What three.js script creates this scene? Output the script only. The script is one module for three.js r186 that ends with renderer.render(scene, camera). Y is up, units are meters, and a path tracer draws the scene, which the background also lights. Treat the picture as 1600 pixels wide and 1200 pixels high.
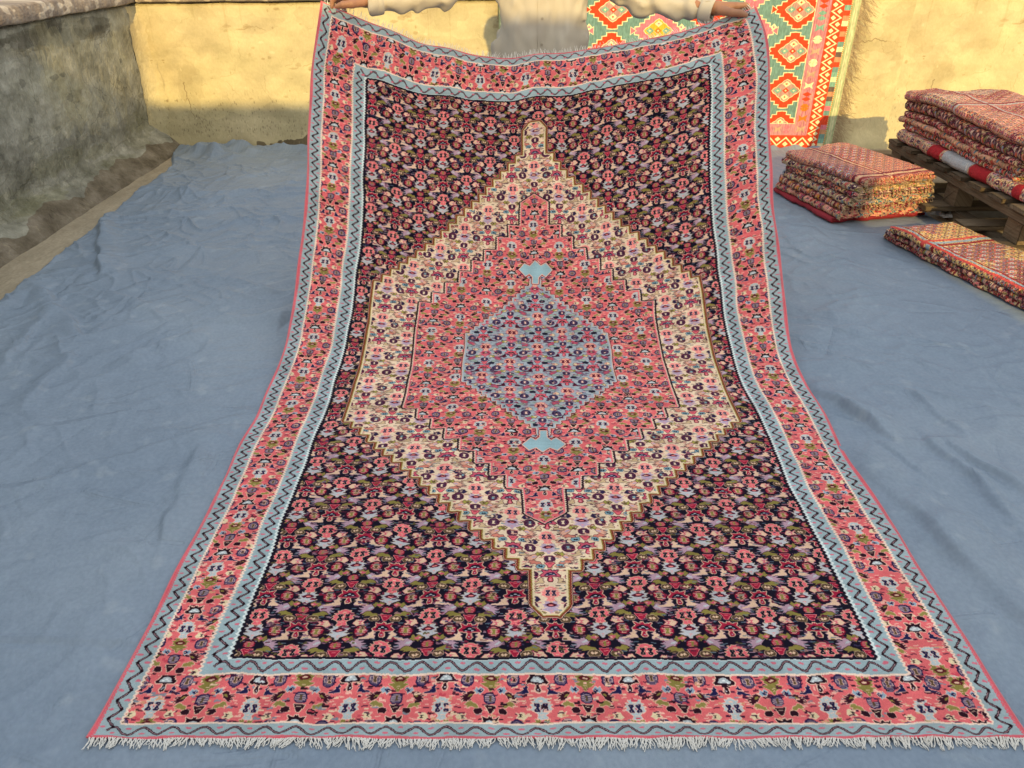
import * as THREE from 'three';
import { mergeGeometries, mergeVertices } from 'three/addons/utils/BufferGeometryUtils.js';
import { RoundedBoxGeometry } from 'three/addons/geometries/RoundedBoxGeometry.js';
import { createNoise2D, createNoise3D } from 'simplex-noise';

// ---------------------------------------------------------------- camera, sky, sun, exposure
const scene = new THREE.Scene();
const CAM_H = 1.42, PITCH = Math.atan(700 / 1202);
const camera = new THREE.PerspectiveCamera(2 * Math.atan(600 / 1202) * 180 / Math.PI, 4 / 3, 0.05, 400);
camera.position.set(0, CAM_H, 0);
camera.rotation.set(-PITCH, 0, 0);
const renderer = new THREE.WebGLRenderer({ antialias: true });
renderer.toneMapping = THREE.LinearToneMapping;
renderer.toneMappingExposure = 1.1;
renderer.shadowMap.enabled = true;
renderer.shadowMap.type = THREE.PCFSoftShadowMap;

const sunDir = new THREE.Vector3(0.12, 0.35, 0.993).normalize();     // towards the low evening sun, behind the camera
const sun = new THREE.DirectionalLight(new THREE.Color().setRGB(1.0, 0.70, 0.25), 4.1);
sun.target.position.set(0, 0, -3);
sun.position.copy(sunDir).multiplyScalar(30).add(sun.target.position);
sun.castShadow = true;
sun.shadow.radius = 1;
sun.shadow.mapSize.set(4096, 4096);
Object.assign(sun.shadow.camera, { left: -10, right: 10, top: 10, bottom: -10, near: 1, far: 70 });
scene.add(sun, sun.target);

{ // hazy evening sky: pale blue overhead, milky towards the horizon, a broad warm veil round the sun
  const w = 512, h = 256, data = new Float32Array(w * h * 4), d = new THREE.Vector3();
  for (let j = 0; j < h; j++) for (let i = 0; i < w; i++) {
    const lat = ((j + 0.5) / h - 0.5) * Math.PI, lon = ((i + 0.5) / w - 0.5) * 2 * Math.PI;
    d.set(Math.cos(lat) * Math.cos(lon), Math.sin(lat), Math.cos(lat) * Math.sin(lon));
    const e = Math.max(0, d.y), hz = Math.exp(-e * 3.2), c = Math.max(0, d.dot(sunDir)), g = Math.pow(c, 2.5) * 0.75 + Math.pow(c, 40) * 0.8;
    const k = 4 * (j * w + i), S = 1.0;
    data[k] = S * (0.66 + 0.62 * hz + g * 1.3);
    data[k + 1] = S * (0.74 + 0.50 * hz + g * 1.0);
    data[k + 2] = S * (0.85 + 0.24 * hz + g * 0.55);
    data[k + 3] = 1;
  }
  const t = new THREE.DataTexture(data, w, h, THREE.RGBAFormat, THREE.FloatType);
  t.mapping = THREE.EquirectangularReflectionMapping;
  t.magFilter = t.minFilter = THREE.LinearFilter;
  t.needsUpdate = true;
  scene.background = t;
  scene.environment = t;
}

// ---------------------------------------------------------------- helpers
function prng(seed) { let s = seed | 0; return () => { s = (s + 0x6d2b79f5) | 0; let t = Math.imul(s ^ (s >>> 15), 1 | s); t = (t + Math.imul(t ^ (t >>> 7), 61 | t)) ^ t; return ((t ^ (t >>> 14)) >>> 0) / 4294967296; }; }
const n2 = createNoise2D(prng(11)), n3 = createNoise3D(prng(12));
const fbm = (x, y, o = 4) => { let a = 0.5, s = 0, f = 1; for (let i = 0; i < o; i++) { s += a * n2(x * f + i * 17.3, y * f - i * 9.1); a *= 0.5; f *= 2.03; } return s; };
const clamp = (v, a, b) => Math.min(b, Math.max(a, v)), mix = (a, b, t) => a + (b - a) * t;
const smooth = (a, b, v) => { const t = clamp((v - a) / (b - a), 0, 1); return t * t * (3 - 2 * t); };
const V = (x, h, z) => new THREE.Vector3(x, h, -z);                      // x right, h up, z metres away from the camera
const taken = new Map();
const numbered = (n) => { const k = taken.get(n) ?? 0; taken.set(n, k + 1); return k ? `${n}_${String(k).padStart(3, '0')}` : n; };
function shade(o) { o.traverse((m) => { if (m.isMesh) m.castShadow = m.receiveShadow = true; }); return o; }
function part(name, geometry, material, parent, label) {
  const m = new THREE.Mesh(geometry, material); m.name = name; m.castShadow = m.receiveShadow = true;
  if (label) m.userData.label = label;
  parent.add(m); return m;
}
function thing(name, label, category, position, group) {
  const o = new THREE.Group(); o.name = numbered(name); o.userData = { label, category };
  if (group) o.userData.group = group;
  if (position) o.position.copy(position);
  scene.add(o); return o;
}
function single(name, geometry, material, label, category, group) {
  const m = new THREE.Mesh(geometry, material); m.name = numbered(name); m.userData = { label, category };
  if (group) m.userData.group = group;
  m.castShadow = m.receiveShadow = true; scene.add(m); return m;
}
function structure(name, geometry, material) {
  const m = new THREE.Mesh(geometry, material); m.name = name; m.userData = { kind: 'structure' };
  m.castShadow = m.receiveShadow = true; scene.add(m); return m;
}
const lin = (r, g, b) => new THREE.Color().setRGB(r, g, b);
const flat = (r, g, b, rough = 0.9) => new THREE.MeshStandardMaterial({ color: lin(r, g, b), roughness: rough });
// a grid surface: f(i / nu, j / nv) -> Vector3, uv(i / nu, j / nv) -> [u, v]
function sheet(nu, nv, f, uv, flip = false) {
  const p = new Float32Array((nu + 1) * (nv + 1) * 3), t = new Float32Array((nu + 1) * (nv + 1) * 2), ix = [];
  for (let j = 0; j <= nv; j++) for (let i = 0; i <= nu; i++) {
    const k = j * (nu + 1) + i, q = f(i / nu, j / nv), w = uv ? uv(i / nu, j / nv, q) : [i / nu, j / nv];
    p[3 * k] = q.x; p[3 * k + 1] = q.y; p[3 * k + 2] = q.z; t[2 * k] = w[0]; t[2 * k + 1] = w[1];
    if (i < nu && j < nv) { const a = k, b = k + 1, c = k + nu + 1, e = c + 1; flip ? ix.push(a, c, b, b, c, e) : ix.push(a, b, c, b, e, c); }
  }
  const g = new THREE.BufferGeometry();
  g.setAttribute('position', new THREE.BufferAttribute(p, 3)); g.setAttribute('uv', new THREE.BufferAttribute(t, 2)); g.setIndex(ix); g.computeVertexNormals();
  return g;
}
// a cloth with thickness: the sheet, its back and the strip round its edge
function slab(nu, nv, f, uv, th) {
  const top = sheet(nu, nv, f, uv), P = top.attributes.position, N = top.attributes.normal, U = top.attributes.uv, n = P.count, rim = [];
  for (let i = 0; i < nu; i++) rim.push(i);
  for (let j = 0; j < nv; j++) rim.push(j * (nu + 1) + nu);
  for (let i = nu; i > 0; i--) rim.push(nv * (nu + 1) + i);
  for (let j = nv; j > 0; j--) rim.push(j * (nu + 1));
  const bp = new Float32Array(n * 3);
  for (let k = 0; k < n; k++) { bp[3 * k] = P.getX(k) - N.getX(k) * th; bp[3 * k + 1] = P.getY(k) - N.getY(k) * th; bp[3 * k + 2] = P.getZ(k) - N.getZ(k) * th; }
  const back = new THREE.BufferGeometry(); back.setAttribute('position', new THREE.BufferAttribute(bp, 3)); back.setAttribute('uv', U.clone());
  const src = top.index.array, bi = []; for (let k = 0; k < src.length; k += 3) bi.push(src[k], src[k + 2], src[k + 1]); back.setIndex(bi); back.computeVertexNormals();
  const ep = [], eu = [], ei = [];
  rim.forEach((k, i) => { ep.push(P.getX(k), P.getY(k), P.getZ(k), bp[3 * k], bp[3 * k + 1], bp[3 * k + 2]); eu.push(U.getX(k), U.getY(k), U.getX(k), U.getY(k)); const a = 2 * i, b = 2 * ((i + 1) % rim.length); ei.push(a, a + 1, b, b, a + 1, b + 1); });
  const edge = new THREE.BufferGeometry(); edge.setAttribute('position', new THREE.Float32BufferAttribute(ep, 3)); edge.setAttribute('uv', new THREE.Float32BufferAttribute(eu, 2)); edge.setIndex(ei); edge.computeVertexNormals();
  return mergeGeometries([top, back, edge]);
}
function canvasTexture(c, repeat) {
  const t = new THREE.CanvasTexture(c); t.colorSpace = THREE.SRGBColorSpace; t.magFilter = THREE.LinearFilter;
  if (repeat) t.wrapS = t.wrapT = THREE.RepeatWrapping;
  return t;
}
// texture from a function (u, v in 0..1, v up) -> [r, g, b] in sRGB 0..255, or a grey value 0..1
function computed(w, h, fn, { grey = false, repeat = true } = {}) {
  const d = new Uint8Array(w * h * 4);
  for (let j = 0; j < h; j++) for (let i = 0; i < w; i++) {
    const r = fn((i + 0.5) / w, (j + 0.5) / h), k = 4 * (j * w + i);
    if (grey) d[k] = d[k + 1] = d[k + 2] = clamp(r * 255, 0, 255); else { d[k] = clamp(r[0], 0, 255); d[k + 1] = clamp(r[1], 0, 255); d[k + 2] = clamp(r[2], 0, 255); }
    d[k + 3] = 255;
  }
  const t = new THREE.DataTexture(d, w, h, THREE.RGBAFormat, THREE.UnsignedByteType);
  if (!grey) t.colorSpace = THREE.SRGBColorSpace;
  t.magFilter = THREE.LinearFilter; t.minFilter = THREE.LinearMipmapLinearFilter; t.generateMipmaps = true;
  if (repeat) t.wrapS = t.wrapT = THREE.RepeatWrapping;
  t.needsUpdate = true; return t;
}
// noise that repeats over the unit square
const tn = (u, v, f, z = 0) => { const a = 2 * Math.PI * u, b = 2 * Math.PI * v, r = f / (2 * Math.PI); return 0.5 * (n3(Math.cos(a) * r + z, Math.sin(a) * r, b * r * 0.0 + Math.cos(b) * r) + n3(Math.sin(b) * r - z, Math.cos(a) * r * 0.9 + 5, Math.sin(a) * r)); };
// thin strands merged into one geometry: list of {p: [Vector3...], r}
function strands(list, sides = 4) {
  const pos = [], ix = [];
  for (const { p, r, taper = 0.5 } of list) {
    const b = pos.length / 3;
    for (let k = 0; k < p.length; k++) {
      const d = p[Math.min(k + 1, p.length - 1)].clone().sub(p[Math.max(k - 1, 0)]).normalize();
      const a = Math.abs(d.y) < 0.9 ? new THREE.Vector3(0, 1, 0).cross(d).normalize() : new THREE.Vector3(1, 0, 0).cross(d).normalize(), c = d.clone().cross(a);
      const rr = r * mix(1, taper, k / (p.length - 1));
      for (let s = 0; s < sides; s++) { const t = 2 * Math.PI * s / sides, x = Math.cos(t) * rr, y = Math.sin(t) * rr; pos.push(p[k].x + a.x * x + c.x * y, p[k].y + a.y * x + c.y * y, p[k].z + a.z * x + c.z * y); }
      if (k) for (let s = 0; s < sides; s++) { const e = b + (k - 1) * sides + s, f = b + (k - 1) * sides + (s + 1) % sides; ix.push(e, f, e + sides, f, f + sides, e + sides); }
    }
  }
  const g = new THREE.BufferGeometry(); g.setAttribute('position', new THREE.Float32BufferAttribute(pos, 3)); g.setIndex(ix); g.computeVertexNormals(); return g;
}

// ---------------------------------------------------------------- setting: ground far below, roof floor
const BACK = 6.1, LEFT = -2.72;
structure('ground', new THREE.PlaneGeometry(500, 500).rotateX(-Math.PI / 2).translate(0, -9.6, 0), flat(0.16, 0.14, 0.115, 1));
const floorMap = computed(512, 512, (u, v) => { const a = tn(u, v, 5) * 14 + tn(u, v, 23, 3) * 10 + tn(u, v, 90, 7) * 12; return [158 + a, 147 + a * 0.95, 126 + a * 0.9]; });
const floorBump = computed(512, 512, (u, v) => 0.5 + tn(u, v, 18, 1) * 0.25 + tn(u, v, 80, 4) * 0.25, { grey: true });
{
  const g = new THREE.BoxGeometry(13.4, 0.3, 16).translate(LEFT - 0.15 + 6.7, -0.15, -(BACK + 0.1) + 8);
  const p = g.attributes.position, uv = g.attributes.uv; for (let i = 0; i < p.count; i++) uv.setXY(i, p.getX(i) / 1.7, p.getZ(i) / 1.7);
  structure('roof_floor', g, new THREE.MeshStandardMaterial({ map: floorMap, bumpMap: floorBump, bumpScale: 0.006, roughness: 0.95 }));
}

// ---------------------------------------------------------------- parapet walls
function plaster(w, h, mw, mh, seed, draw, pixel) {                     // canvases in metres (y up), then grain per pixel
  const c = document.createElement('canvas'), b = document.createElement('canvas'); c.width = b.width = w; c.height = b.height = h;
  const x = c.getContext('2d'), y = b.getContext('2d'), R = prng(seed);
  for (const q of [x, y]) { q.setTransform(w / mw, 0, 0, -h / mh, 0, h); q.lineCap = 'round'; }
  draw(x, y, R);
  const ci = x.getImageData(0, 0, w, h), bi = y.getImageData(0, 0, w, h);
  for (let j = 0; j < h; j++) for (let i = 0; i < w; i++) { const k = 4 * (j * w + i), m = [(i + 0.5) / w * mw, (1 - (j + 0.5) / h) * mh]; pixel(m[0], m[1], ci.data, bi.data, k); }
  x.setTransform(1, 0, 0, 1, 0, 0); y.setTransform(1, 0, 0, 1, 0, 0); x.putImageData(ci, 0, 0); y.putImageData(bi, 0, 0);
  const map = canvasTexture(c, true), bump = new THREE.CanvasTexture(b); bump.wrapS = bump.wrapT = THREE.RepeatWrapping; bump.magFilter = THREE.LinearFilter;
  return { map, bump };
}
const rgba = (r, g, b, a = 1) => `rgba(${r | 0},${g | 0},${b | 0},${a})`;
function trowel(q, R, n, [x0, x1], [y0, y1], ang, len, width, tone) {
  for (let i = 0; i < n; i++) {
    const x = mix(x0, x1, R()), y = mix(y0, y1, R()), a = ang + (R() - 0.5) * 0.9, l = len * (0.3 + R()), k = (R() - 0.5) * 1.2;
    q.lineWidth = width * (0.25 + R()); q.strokeStyle = tone(R); q.beginPath(); q.moveTo(x, y);
    q.quadraticCurveTo(x + Math.cos(a) * l * 0.5, y + Math.sin(a) * l * 0.5, x + Math.cos(a + k) * l, y + Math.sin(a + k) * l); q.stroke();
  }
}
function blot(q, R, x, y, rx, ry, fill) { q.fillStyle = fill; q.beginPath(); const s = R() * 50; for (let i = 0; i <= 36; i++) { const t = i / 36 * 2 * Math.PI, r = 1 + 0.55 * fbm(Math.cos(t) * 1.3 + s, Math.sin(t) * 1.3 + s, 3); q.lineTo(x + Math.cos(t) * rx * r, y + Math.sin(t) * ry * r); } q.fill(); }
function crack(q, R, x, y, a, l, w, tone) { q.strokeStyle = tone; q.lineWidth = w; q.beginPath(); q.moveTo(x, y); for (let i = 0; i < l / 0.014; i++) { const b = a + (R() - 0.5) * 1.7; x += Math.cos(b) * 0.014; y += Math.sin(b) * 0.014; q.lineTo(x, y); } q.stroke(); }

const leftPlaster = plaster(1792, 576, 3.6, 1.16, 5, (c, b, R) => {      // x = metres from z 2.6 towards the corner
  c.fillStyle = rgba(144, 144, 132); c.fillRect(0, 0, 3.6, 1.16); b.fillStyle = rgba(118, 118, 118); b.fillRect(0, 0, 3.6, 1.16);
  for (let i = 0; i < 60; i++) blot(c, R, R() * 3.6, 0.15 + R() * 0.9, 0.1 + R() * 0.28, 0.06 + R() * 0.16, R() < 0.5 ? rgba(96, 97, 86, 0.22) : rgba(150, 148, 128, 0.2));
  for (let i = 0; i < 26; i++) blot(c, R, R() * 3.0, 0.9 + R() * 0.09, 0.1 + R() * 0.2, 0.02 + R() * 0.035, rgba(74, 72, 60, 0.4));         // damp under the coping
  for (let i = 0; i < 14; i++) blot(c, R, 2.2 + R() * 1.1, 0.45 + R() * 0.45, 0.07 + R() * 0.14, 0.1 + R() * 0.15, rgba(172, 164, 134, 0.28));
  for (let i = 0; i < 12; i++) blot(c, R, 0.9 + R() * 1.3, 0.55 + R() * 0.3, 0.07 + R() * 0.16, 0.06 + R() * 0.1, rgba(168, 168, 156, 0.26));
  for (let i = 0; i < 18; i++) blot(c, R, R() * 3.4, 0.16 + R() * 0.2, 0.1 + R() * 0.2, 0.03 + R() * 0.07, rgba(112, 112, 84, 0.3));
  for (let i = 0; i < 1300; i++) { const x = R() * 3.6, y = 0.18 + R() * 0.85, d = fbm(x * 2.1, y * 2.6, 3), l = 0.012 + 0.09 * R() * R() * R(), a = 1.75 + 0.5 * n2(x * 2, y * 2) + (R() - 0.5) * 0.5; if (d < -0.12 && R() < 0.7) continue; c.lineWidth = 0.0015 + 0.003 * R(); c.strokeStyle = R() < 0.66 ? rgba(206, 205, 192, 0.14 + 0.4 * R() * R()) : rgba(62, 62, 54, 0.22); c.beginPath(); c.moveTo(x, y); c.lineTo(x + Math.cos(a) * l, y + Math.sin(a) * l); c.stroke(); }
  trowel(c, R, 160, [0, 3.6], [0.12, 0.42], 0.25, 0.22, 0.006, (r) => r() < 0.5 ? rgba(160, 158, 134, 0.2) : rgba(74, 72, 58, 0.22));
  for (let i = 0; i < 130; i++) { const x = R() * 3.6, y = 0.2 + R() * 0.8; blot(c, R, x, y, 0.006 + 0.05 * R() * R(), 0.005 + 0.02 * R(), R() < 0.5 ? rgba(70, 70, 60, 0.28) : rgba(190, 188, 170, 0.3)); }
  for (let i = 0; i < 24; i++) crack(c, R, R() * 3.6, 0.3 + R() * 0.65, R() * 6.3, 0.06 + R() * 0.25, 0.0025, rgba(58, 56, 48, 0.5));
  trowel(b, R, 260, [0, 3.6], [0.1, 1.05], 1.9, 0.16, 0.02, (r) => r() < 0.5 ? rgba(205, 205, 205, 0.16) : rgba(40, 40, 40, 0.16));
  trowel(b, R, 240, [0, 3.6], [0.1, 0.5], 0.3, 0.24, 0.014, (r) => r() < 0.5 ? rgba(235, 235, 235, 0.25) : rgba(20, 20, 20, 0.25));
  c.fillStyle = rgba(104, 95, 79, 0.85); c.beginPath(); c.moveTo(0, 0); for (let i = 0; i <= 240; i++) { const x = i * 0.015; c.lineTo(x, 0.15 + 0.08 * fbm(x * 1.8, 3, 5) - 0.03 * smooth(0.2, 0.7, n2(x * 3.5, 9))); } c.lineTo(3.6, 0); c.fill();   // older brown footing
  trowel(c, R, 120, [0, 3.6], [0.0, 0.1], 1.45, 0.05, 0.006, (r) => r() < 0.6 ? rgba(150, 140, 112, 0.3) : rgba(55, 48, 38, 0.4));
}, (x, y, c, b, k) => {
  const g = fbm(x * 3.2, y * 5, 5) * 34 + fbm(x * 14, y * 14, 4) * 14 + (Math.abs(n2(x * 60, y * 22)) - 0.4) * 14 + n2(x * 160, y * 160) * 6;
  for (let i = 0; i < 3; i++) { c[k + i] = clamp(c[k + i] + g, 0, 255); b[k + i] = clamp(b[k + i] + fbm(x * 24, y * 24, 3) * 60, 0, 255); }
});
const backPlaster = plaster(2048, 440, 5.6, 1.2, 8, (c, b, R) => {       // x = metres from the left corner
  c.fillStyle = rgba(190, 180, 142); c.fillRect(0, 0, 5.6, 1.2); b.fillStyle = rgba(128, 128, 128); b.fillRect(0, 0, 5.6, 1.2);
  for (let i = 0; i < 90; i++) blot(c, R, R() * 5.6, 0.1 + R() * 1.05, 0.06 + R() * 0.3, 0.05 + R() * 0.14, R() < 0.5 ? rgba(158, 144, 108, 0.22) : rgba(192, 180, 146, 0.26));
  for (let i = 0; i < 26; i++) { const x = 3.9 + R() * 1.6, y = 0.5 + R() * 0.55; blot(c, R, x, y, 0.03 + R() * 0.1, 0.03 + R() * 0.06, rgba(204, 190, 152, 0.5)); }   // newer skim coat flaking
  for (let i = 0; i < 14; i++) { const x = R() * 5.6, y = 0.45 + R() * 0.55; crack(c, R, x, y, R() < 0.5 ? -1.7 : 0.1, 0.15 + R() * 0.4, 0.0035, rgba(104, 88, 58, 0.8)); crack(b, R, x, y, -1.7, 0.2, 0.005, rgba(40, 40, 40, 0.6)); }
  for (const [x, y0, y1] of [[4.36, 1.1, 0.62], [4.9, 1.1, 0.7], [5.2, 1.0, 0.4]]) { for (const q of [c, b]) { q.strokeStyle = rgba(92, 78, 52, 0.75); q.lineWidth = 0.005; q.beginPath(); q.moveTo(x, y0); for (let i = 1; i < 12; i++) q.lineTo(x - 0.006 * i + 0.012 * n2(i * 0.6, x), mix(y0, y1, i / 11)); q.stroke(); } }
  for (let i = 0; i < 26; i++) { const x = 0.3 + R() * 5, y = 0.5 + R() * 0.5; for (let k = 0; k < 5; k++) blot(c, R, x + (R() - 0.5) * 0.2, y + (R() - 0.5) * 0.05, 0.012 + R() * 0.03, 0.006 + R() * 0.012, rgba(142, 124, 86, 0.35)); crack(c, R, x, y, R() * 0.6 - 0.3, 0.2, 0.0028, rgba(128, 108, 70, 0.5)); }   // scuffs, flaked spots, hairline cracks
  for (let i = 0; i < 30; i++) { const x = R() * 5.6; c.fillStyle = rgba(138, 122, 86, 0.16); c.beginPath(); c.moveTo(x, 1.2); c.lineTo(x + 0.012 + R() * 0.02, 1.2); c.lineTo(x + 0.01, 1.0 - R() * 0.45); c.fill(); }   // rain runs from the coping
  for (let i = 0; i < 420; i++) { const x = R() * 5.6, y = 0.2 + R() * 0.9, k = fbm(x * 1.6, y * 2.2, 3); if (k < 0) continue; blot(c, R, x, y, 0.004 + 0.02 * R() * R(), 0.003 + 0.009 * R(), R() < 0.7 ? rgba(134, 114, 74, 0.2 + 0.25 * R()) : rgba(214, 204, 170, 0.4)); }
  for (let i = 0; i < 60; i++) crack(c, R, R() * 5.6, 0.35 + R() * 0.7, R() * 6.3, 0.03 + R() * 0.12, 0.002, rgba(122, 102, 62, 0.45));
  // the weathered foot of the wall: rough render, splashed, dark where it was painted with bitumen
  c.fillStyle = rgba(160, 153, 124, 0.4); c.beginPath(); c.moveTo(0, 0); for (let i = 0; i <= 560; i++) { const x = i * 0.01; c.lineTo(x, (0.27 + 0.2 * fbm(x * 1.1, 7, 5)) * smooth(4.2, 3.0, x)); } c.lineTo(5.6, 0); c.fill();
  trowel(c, R, 1500, [0, 5.6], [0.08, 0.4], 1.57, 0.03, 0.005, (r) => r() < 0.55 ? rgba(188, 180, 148, 0.3) : rgba(98, 90, 68, 0.14));
  c.fillStyle = rgba(92, 82, 62, 0.9); c.beginPath(); c.moveTo(0.75, 0); for (let i = 0; i <= 240; i++) { const x = 0.75 + i * 0.012; c.lineTo(x, 0.04 + 0.13 * smooth(0.75, 1.6, x) * smooth(3.6, 3.2, x) + 0.05 * fbm(x * 6, 4, 4) - 0.012 * Math.abs(n2(x * 40, 1))); } c.lineTo(3.63, 0); c.fill();
  for (let i = 0; i < 5200; i++) { const x = R() * 5.6, y = 0.08 + 0.34 * R(), k = smooth(0.42, 0.1, y) * (0.55 + 0.6 * fbm(x * 2.3, 8, 3)) * smooth(4.4, 3.4, x); if (R() > k) continue; c.fillStyle = R() < 0.6 ? rgba(88, 80, 60, 0.4) : rgba(206, 198, 168, 0.35); c.fillRect(x, y, 0.003 + 0.004 * R(), 0.005 + 0.014 * R()); }
  trowel(c, R, 300, [0.5, 5.6], [0.02, 0.2], -1.57, 0.05, 0.004, (r) => rgba(176, 168, 138, 0.4));
  trowel(b, R, 1500, [0, 5.6], [0, 1.15], 1.2, 0.1, 0.006, (r) => r() < 0.5 ? rgba(200, 200, 200, 0.2) : rgba(60, 60, 60, 0.2));
  trowel(b, R, 1600, [0, 5.6], [0.05, 0.42], 1.57, 0.03, 0.008, (r) => r() < 0.5 ? rgba(240, 240, 240, 0.4) : rgba(10, 10, 10, 0.4));
}, (x, y, c, b, k) => {
  const g = fbm(x * 2.4, y * 3.4, 5) * 20 + n2(x * 120, y * 120) * 4 + n2(x * 45, y * 30) * 3;
  for (let i = 0; i < 3; i++) { c[k + i] = clamp(c[k + i] + g * [1, 0.96, 0.8][i], 0, 255); b[k + i] = clamp(b[k + i] + fbm(x * 16, y * 16, 4) * 70, 0, 255); }
});
const copingMap = computed(512, 256, (u, v) => { const a = tn(u, v, 9) * 26 + tn(u, v, 40, 3) * 18 + tn(u, v, 120, 6) * 12 + 46 * smooth(0.22, 0.34, tn(u, v, 14, 9)); return [150 + a, 137 + a, 124 + a * 0.9]; });
const copingBump = computed(256, 256, (u, v) => 0.5 + tn(u, v, 10, 2) * 0.3 + tn(u, v, 45, 5) * 0.25, { grey: true });
const copingMat = new THREE.MeshStandardMaterial({ map: copingMap, bumpMap: copingBump, bumpScale: 0.008, roughness: 0.95 });
// wall solid: a profile (out = metres towards the roof, h) swept along its run
function wallGeometry(run, prof, place, uvOf, rough, n) {
  return sheet(n, prof.length - 1, (a, t) => {
    const q = prof[Math.round(t * (prof.length - 1))], x = mix(run[0], run[1], a), front = q[2] ?? 0;
    const d = front * (rough * fbm(x * 1.7, q[1] * 2.4 + run[0], 4) + rough * 0.25 * n2(x * 11, q[1] * 13));
    return place(x, q[0] + d, q[1]);
  }, (a, t) => { const q = prof[Math.round(t * (prof.length - 1))]; return uvOf(mix(run[0], run[1], a), q[1]); });
}
const frontProfile = (foot, lean = 0) => { const p = [[-0.2, 1.01], [-0.2, -0.05], [foot + 0.02, -0.05], [foot, 0.0, 1], [foot * 0.86, 0.03, 1], [foot * 0.5, 0.085, 1], [foot * 0.2, 0.125, 1], [0.012, 0.16, 1]]; for (let i = 1; i <= 24; i++) p.push([lean * i / 24, 0.16 + (1.004 - 0.16) * i / 24, 1]); p.push([-0.2, 1.01]); return p.reverse(); };
{
  const w = thing('parapet_wall', 'rough grey-green cement parapet wall running along the left side of the roof', 'wall', V(LEFT, 0, 1));
  const g = wallGeometry([-4, BACK - 0.02], frontProfile(0.19), (x, o, h) => V(o, h, x - 1), (x, h) => [(x - 2.6) / 3.6, clamp((h < 0.16 ? h * 1.9 - 0.144 : h) + 0.144, 0.004, 1.3) / 1.304], 0.012, 240);
  part('wall', g, new THREE.MeshStandardMaterial({ map: leftPlaster.map, bumpMap: leftPlaster.bump, bumpScale: 0.009, roughness: 0.92 }), w);
  const cp = [[-0.26, 1.014], [0.035, 1.008, 1], [0.05, 1.018, 1], [0.055, 1.052, 1], [0.05, 1.09, 1], [0.035, 1.102, 1], [-0.1, 1.106, 0.5], [-0.24, 1.104], [-0.26, 1.09], [-0.26, 1.014]];
  part('coping', wallGeometry([-4, BACK + 0.2], cp, (x, o, h) => V(o, h + 0.006 * fbm(x * 2.5, h * 3, 3), x - 1), (x, h) => [x / 1.5, h / 0.7], 0.018, 300), copingMat, w, 'weathered cement coping with chipped lower edge');
}
{
  const w = thing('parapet_wall', 'sunlit tan plaster parapet wall across the back of the roof', 'wall', V(2, 0, BACK));
  const g = wallGeometry([LEFT - 0.02, 10.4], frontProfile(0.05, -0.0), (x, o, h) => V(x - 2, h * (1 + 0.008 * (x - LEFT)), -o), (x, h) => [(x - LEFT) / 5.6, h / 1.2], 0.016, 420);
  part('wall', g, new THREE.MeshStandardMaterial({ map: backPlaster.map, bumpMap: backPlaster.bump, bumpScale: 0.005, roughness: 0.92 }), w);
  // the thick bead of render smeared into the corner
  const bead = sheet(16, 40, (a, t) => { const h = t * 0.99, r = 0.1 + 0.035 * fbm(h * 4, 2, 3) + 0.05 * (1 - t) * (1 - t), th = a * Math.PI / 2, cx = LEFT + r, cz = BACK - r; const q = 1 + 0.12 * fbm(h * 9, a * 3, 3); return V(cx - r * Math.cos(th) * 0.99 * q - 2 + (q - 1) * r, h, cz + r * Math.sin(th) * 0.99 * q - BACK - (q - 1) * r); }, (a, t) => [a * 0.035, t * 0.99 / 1.2]);
  part('corner_render', bead, new THREE.MeshStandardMaterial({ map: backPlaster.map, bumpMap: backPlaster.bump, bumpScale: 0.008, roughness: 0.95 }), w);
  const cp = [[-0.26, 1.016], [0.03, 1.012, 1], [0.042, 1.024, 1], [0.046, 1.056, 1], [0.042, 1.09, 1], [0.03, 1.102, 1], [-0.1, 1.105, 0.5], [-0.24, 1.104], [-0.26, 1.09], [-0.26, 1.016]];
  part('coping', wallGeometry([LEFT + 0.06, 10.4], cp, (x, o, h) => V(x - 2, h * (1 + 0.008 * (x - LEFT)) + 0.005 * fbm(x * 2.5, h * 3 + 7, 3), -o), (x, h) => [x / 1.5, h / 0.7], 0.014, 360), copingMat, w);
}
{ // the stair house behind the photographer whose flat top throws the long evening shade
  const t = thing('stair_house', 'plastered stair house behind the photographer shading most of the roof', 'building', V(-2.2, 0, -4));
  const m = new THREE.MeshStandardMaterial({ map: floorMap, color: lin(1, 0.96, 0.88), roughness: 0.95 }), X1 = 3.0 + 2.2, X0 = -5.2, top = 3.875;
  const box = (x0, x1, y0, y1, z0, z1) => { const g = new THREE.BoxGeometry(x1 - x0, y1 - y0, z1 - z0).translate((x0 + x1) / 2, (y0 + y1) / 2, -(z0 + z1) / 2); const p = g.attributes.position, uv = g.attributes.uv; for (let i = 0; i < p.count; i++) uv.setXY(i, (p.getX(i) + p.getZ(i)) / 1.7, p.getY(i) / 1.7); return g; };
  part('wall', mergeGeometries([box(X0, 0.2, 0.002, 3.6, -3.5, 0), box(1.2, X1, 0.002, 3.6, -3.5, 0), box(0.2, 1.2, 2.05, 3.6, -3.5, 0), box(0.2, 1.2, 0.002, 2.05, -3.5, -0.12)]), m, t);
  part('roof_slab', box(X0 - 0.02, X1 + 0.02, 3.602, top, -3.52, 0.0015), m, t);
  const d = part('door', box(0.24, 1.16, 0.02, 2.02, -0.119, -0.07), flat(0.12, 0.16, 0.2, 0.5), t);
  part('handle', new THREE.CylinderGeometry(0.012, 0.012, 0.12, 10).rotateZ(Math.PI / 2).translate(0.36, 1.02, 0.03), flat(0.4, 0.4, 0.4, 0.3), d);
}
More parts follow.
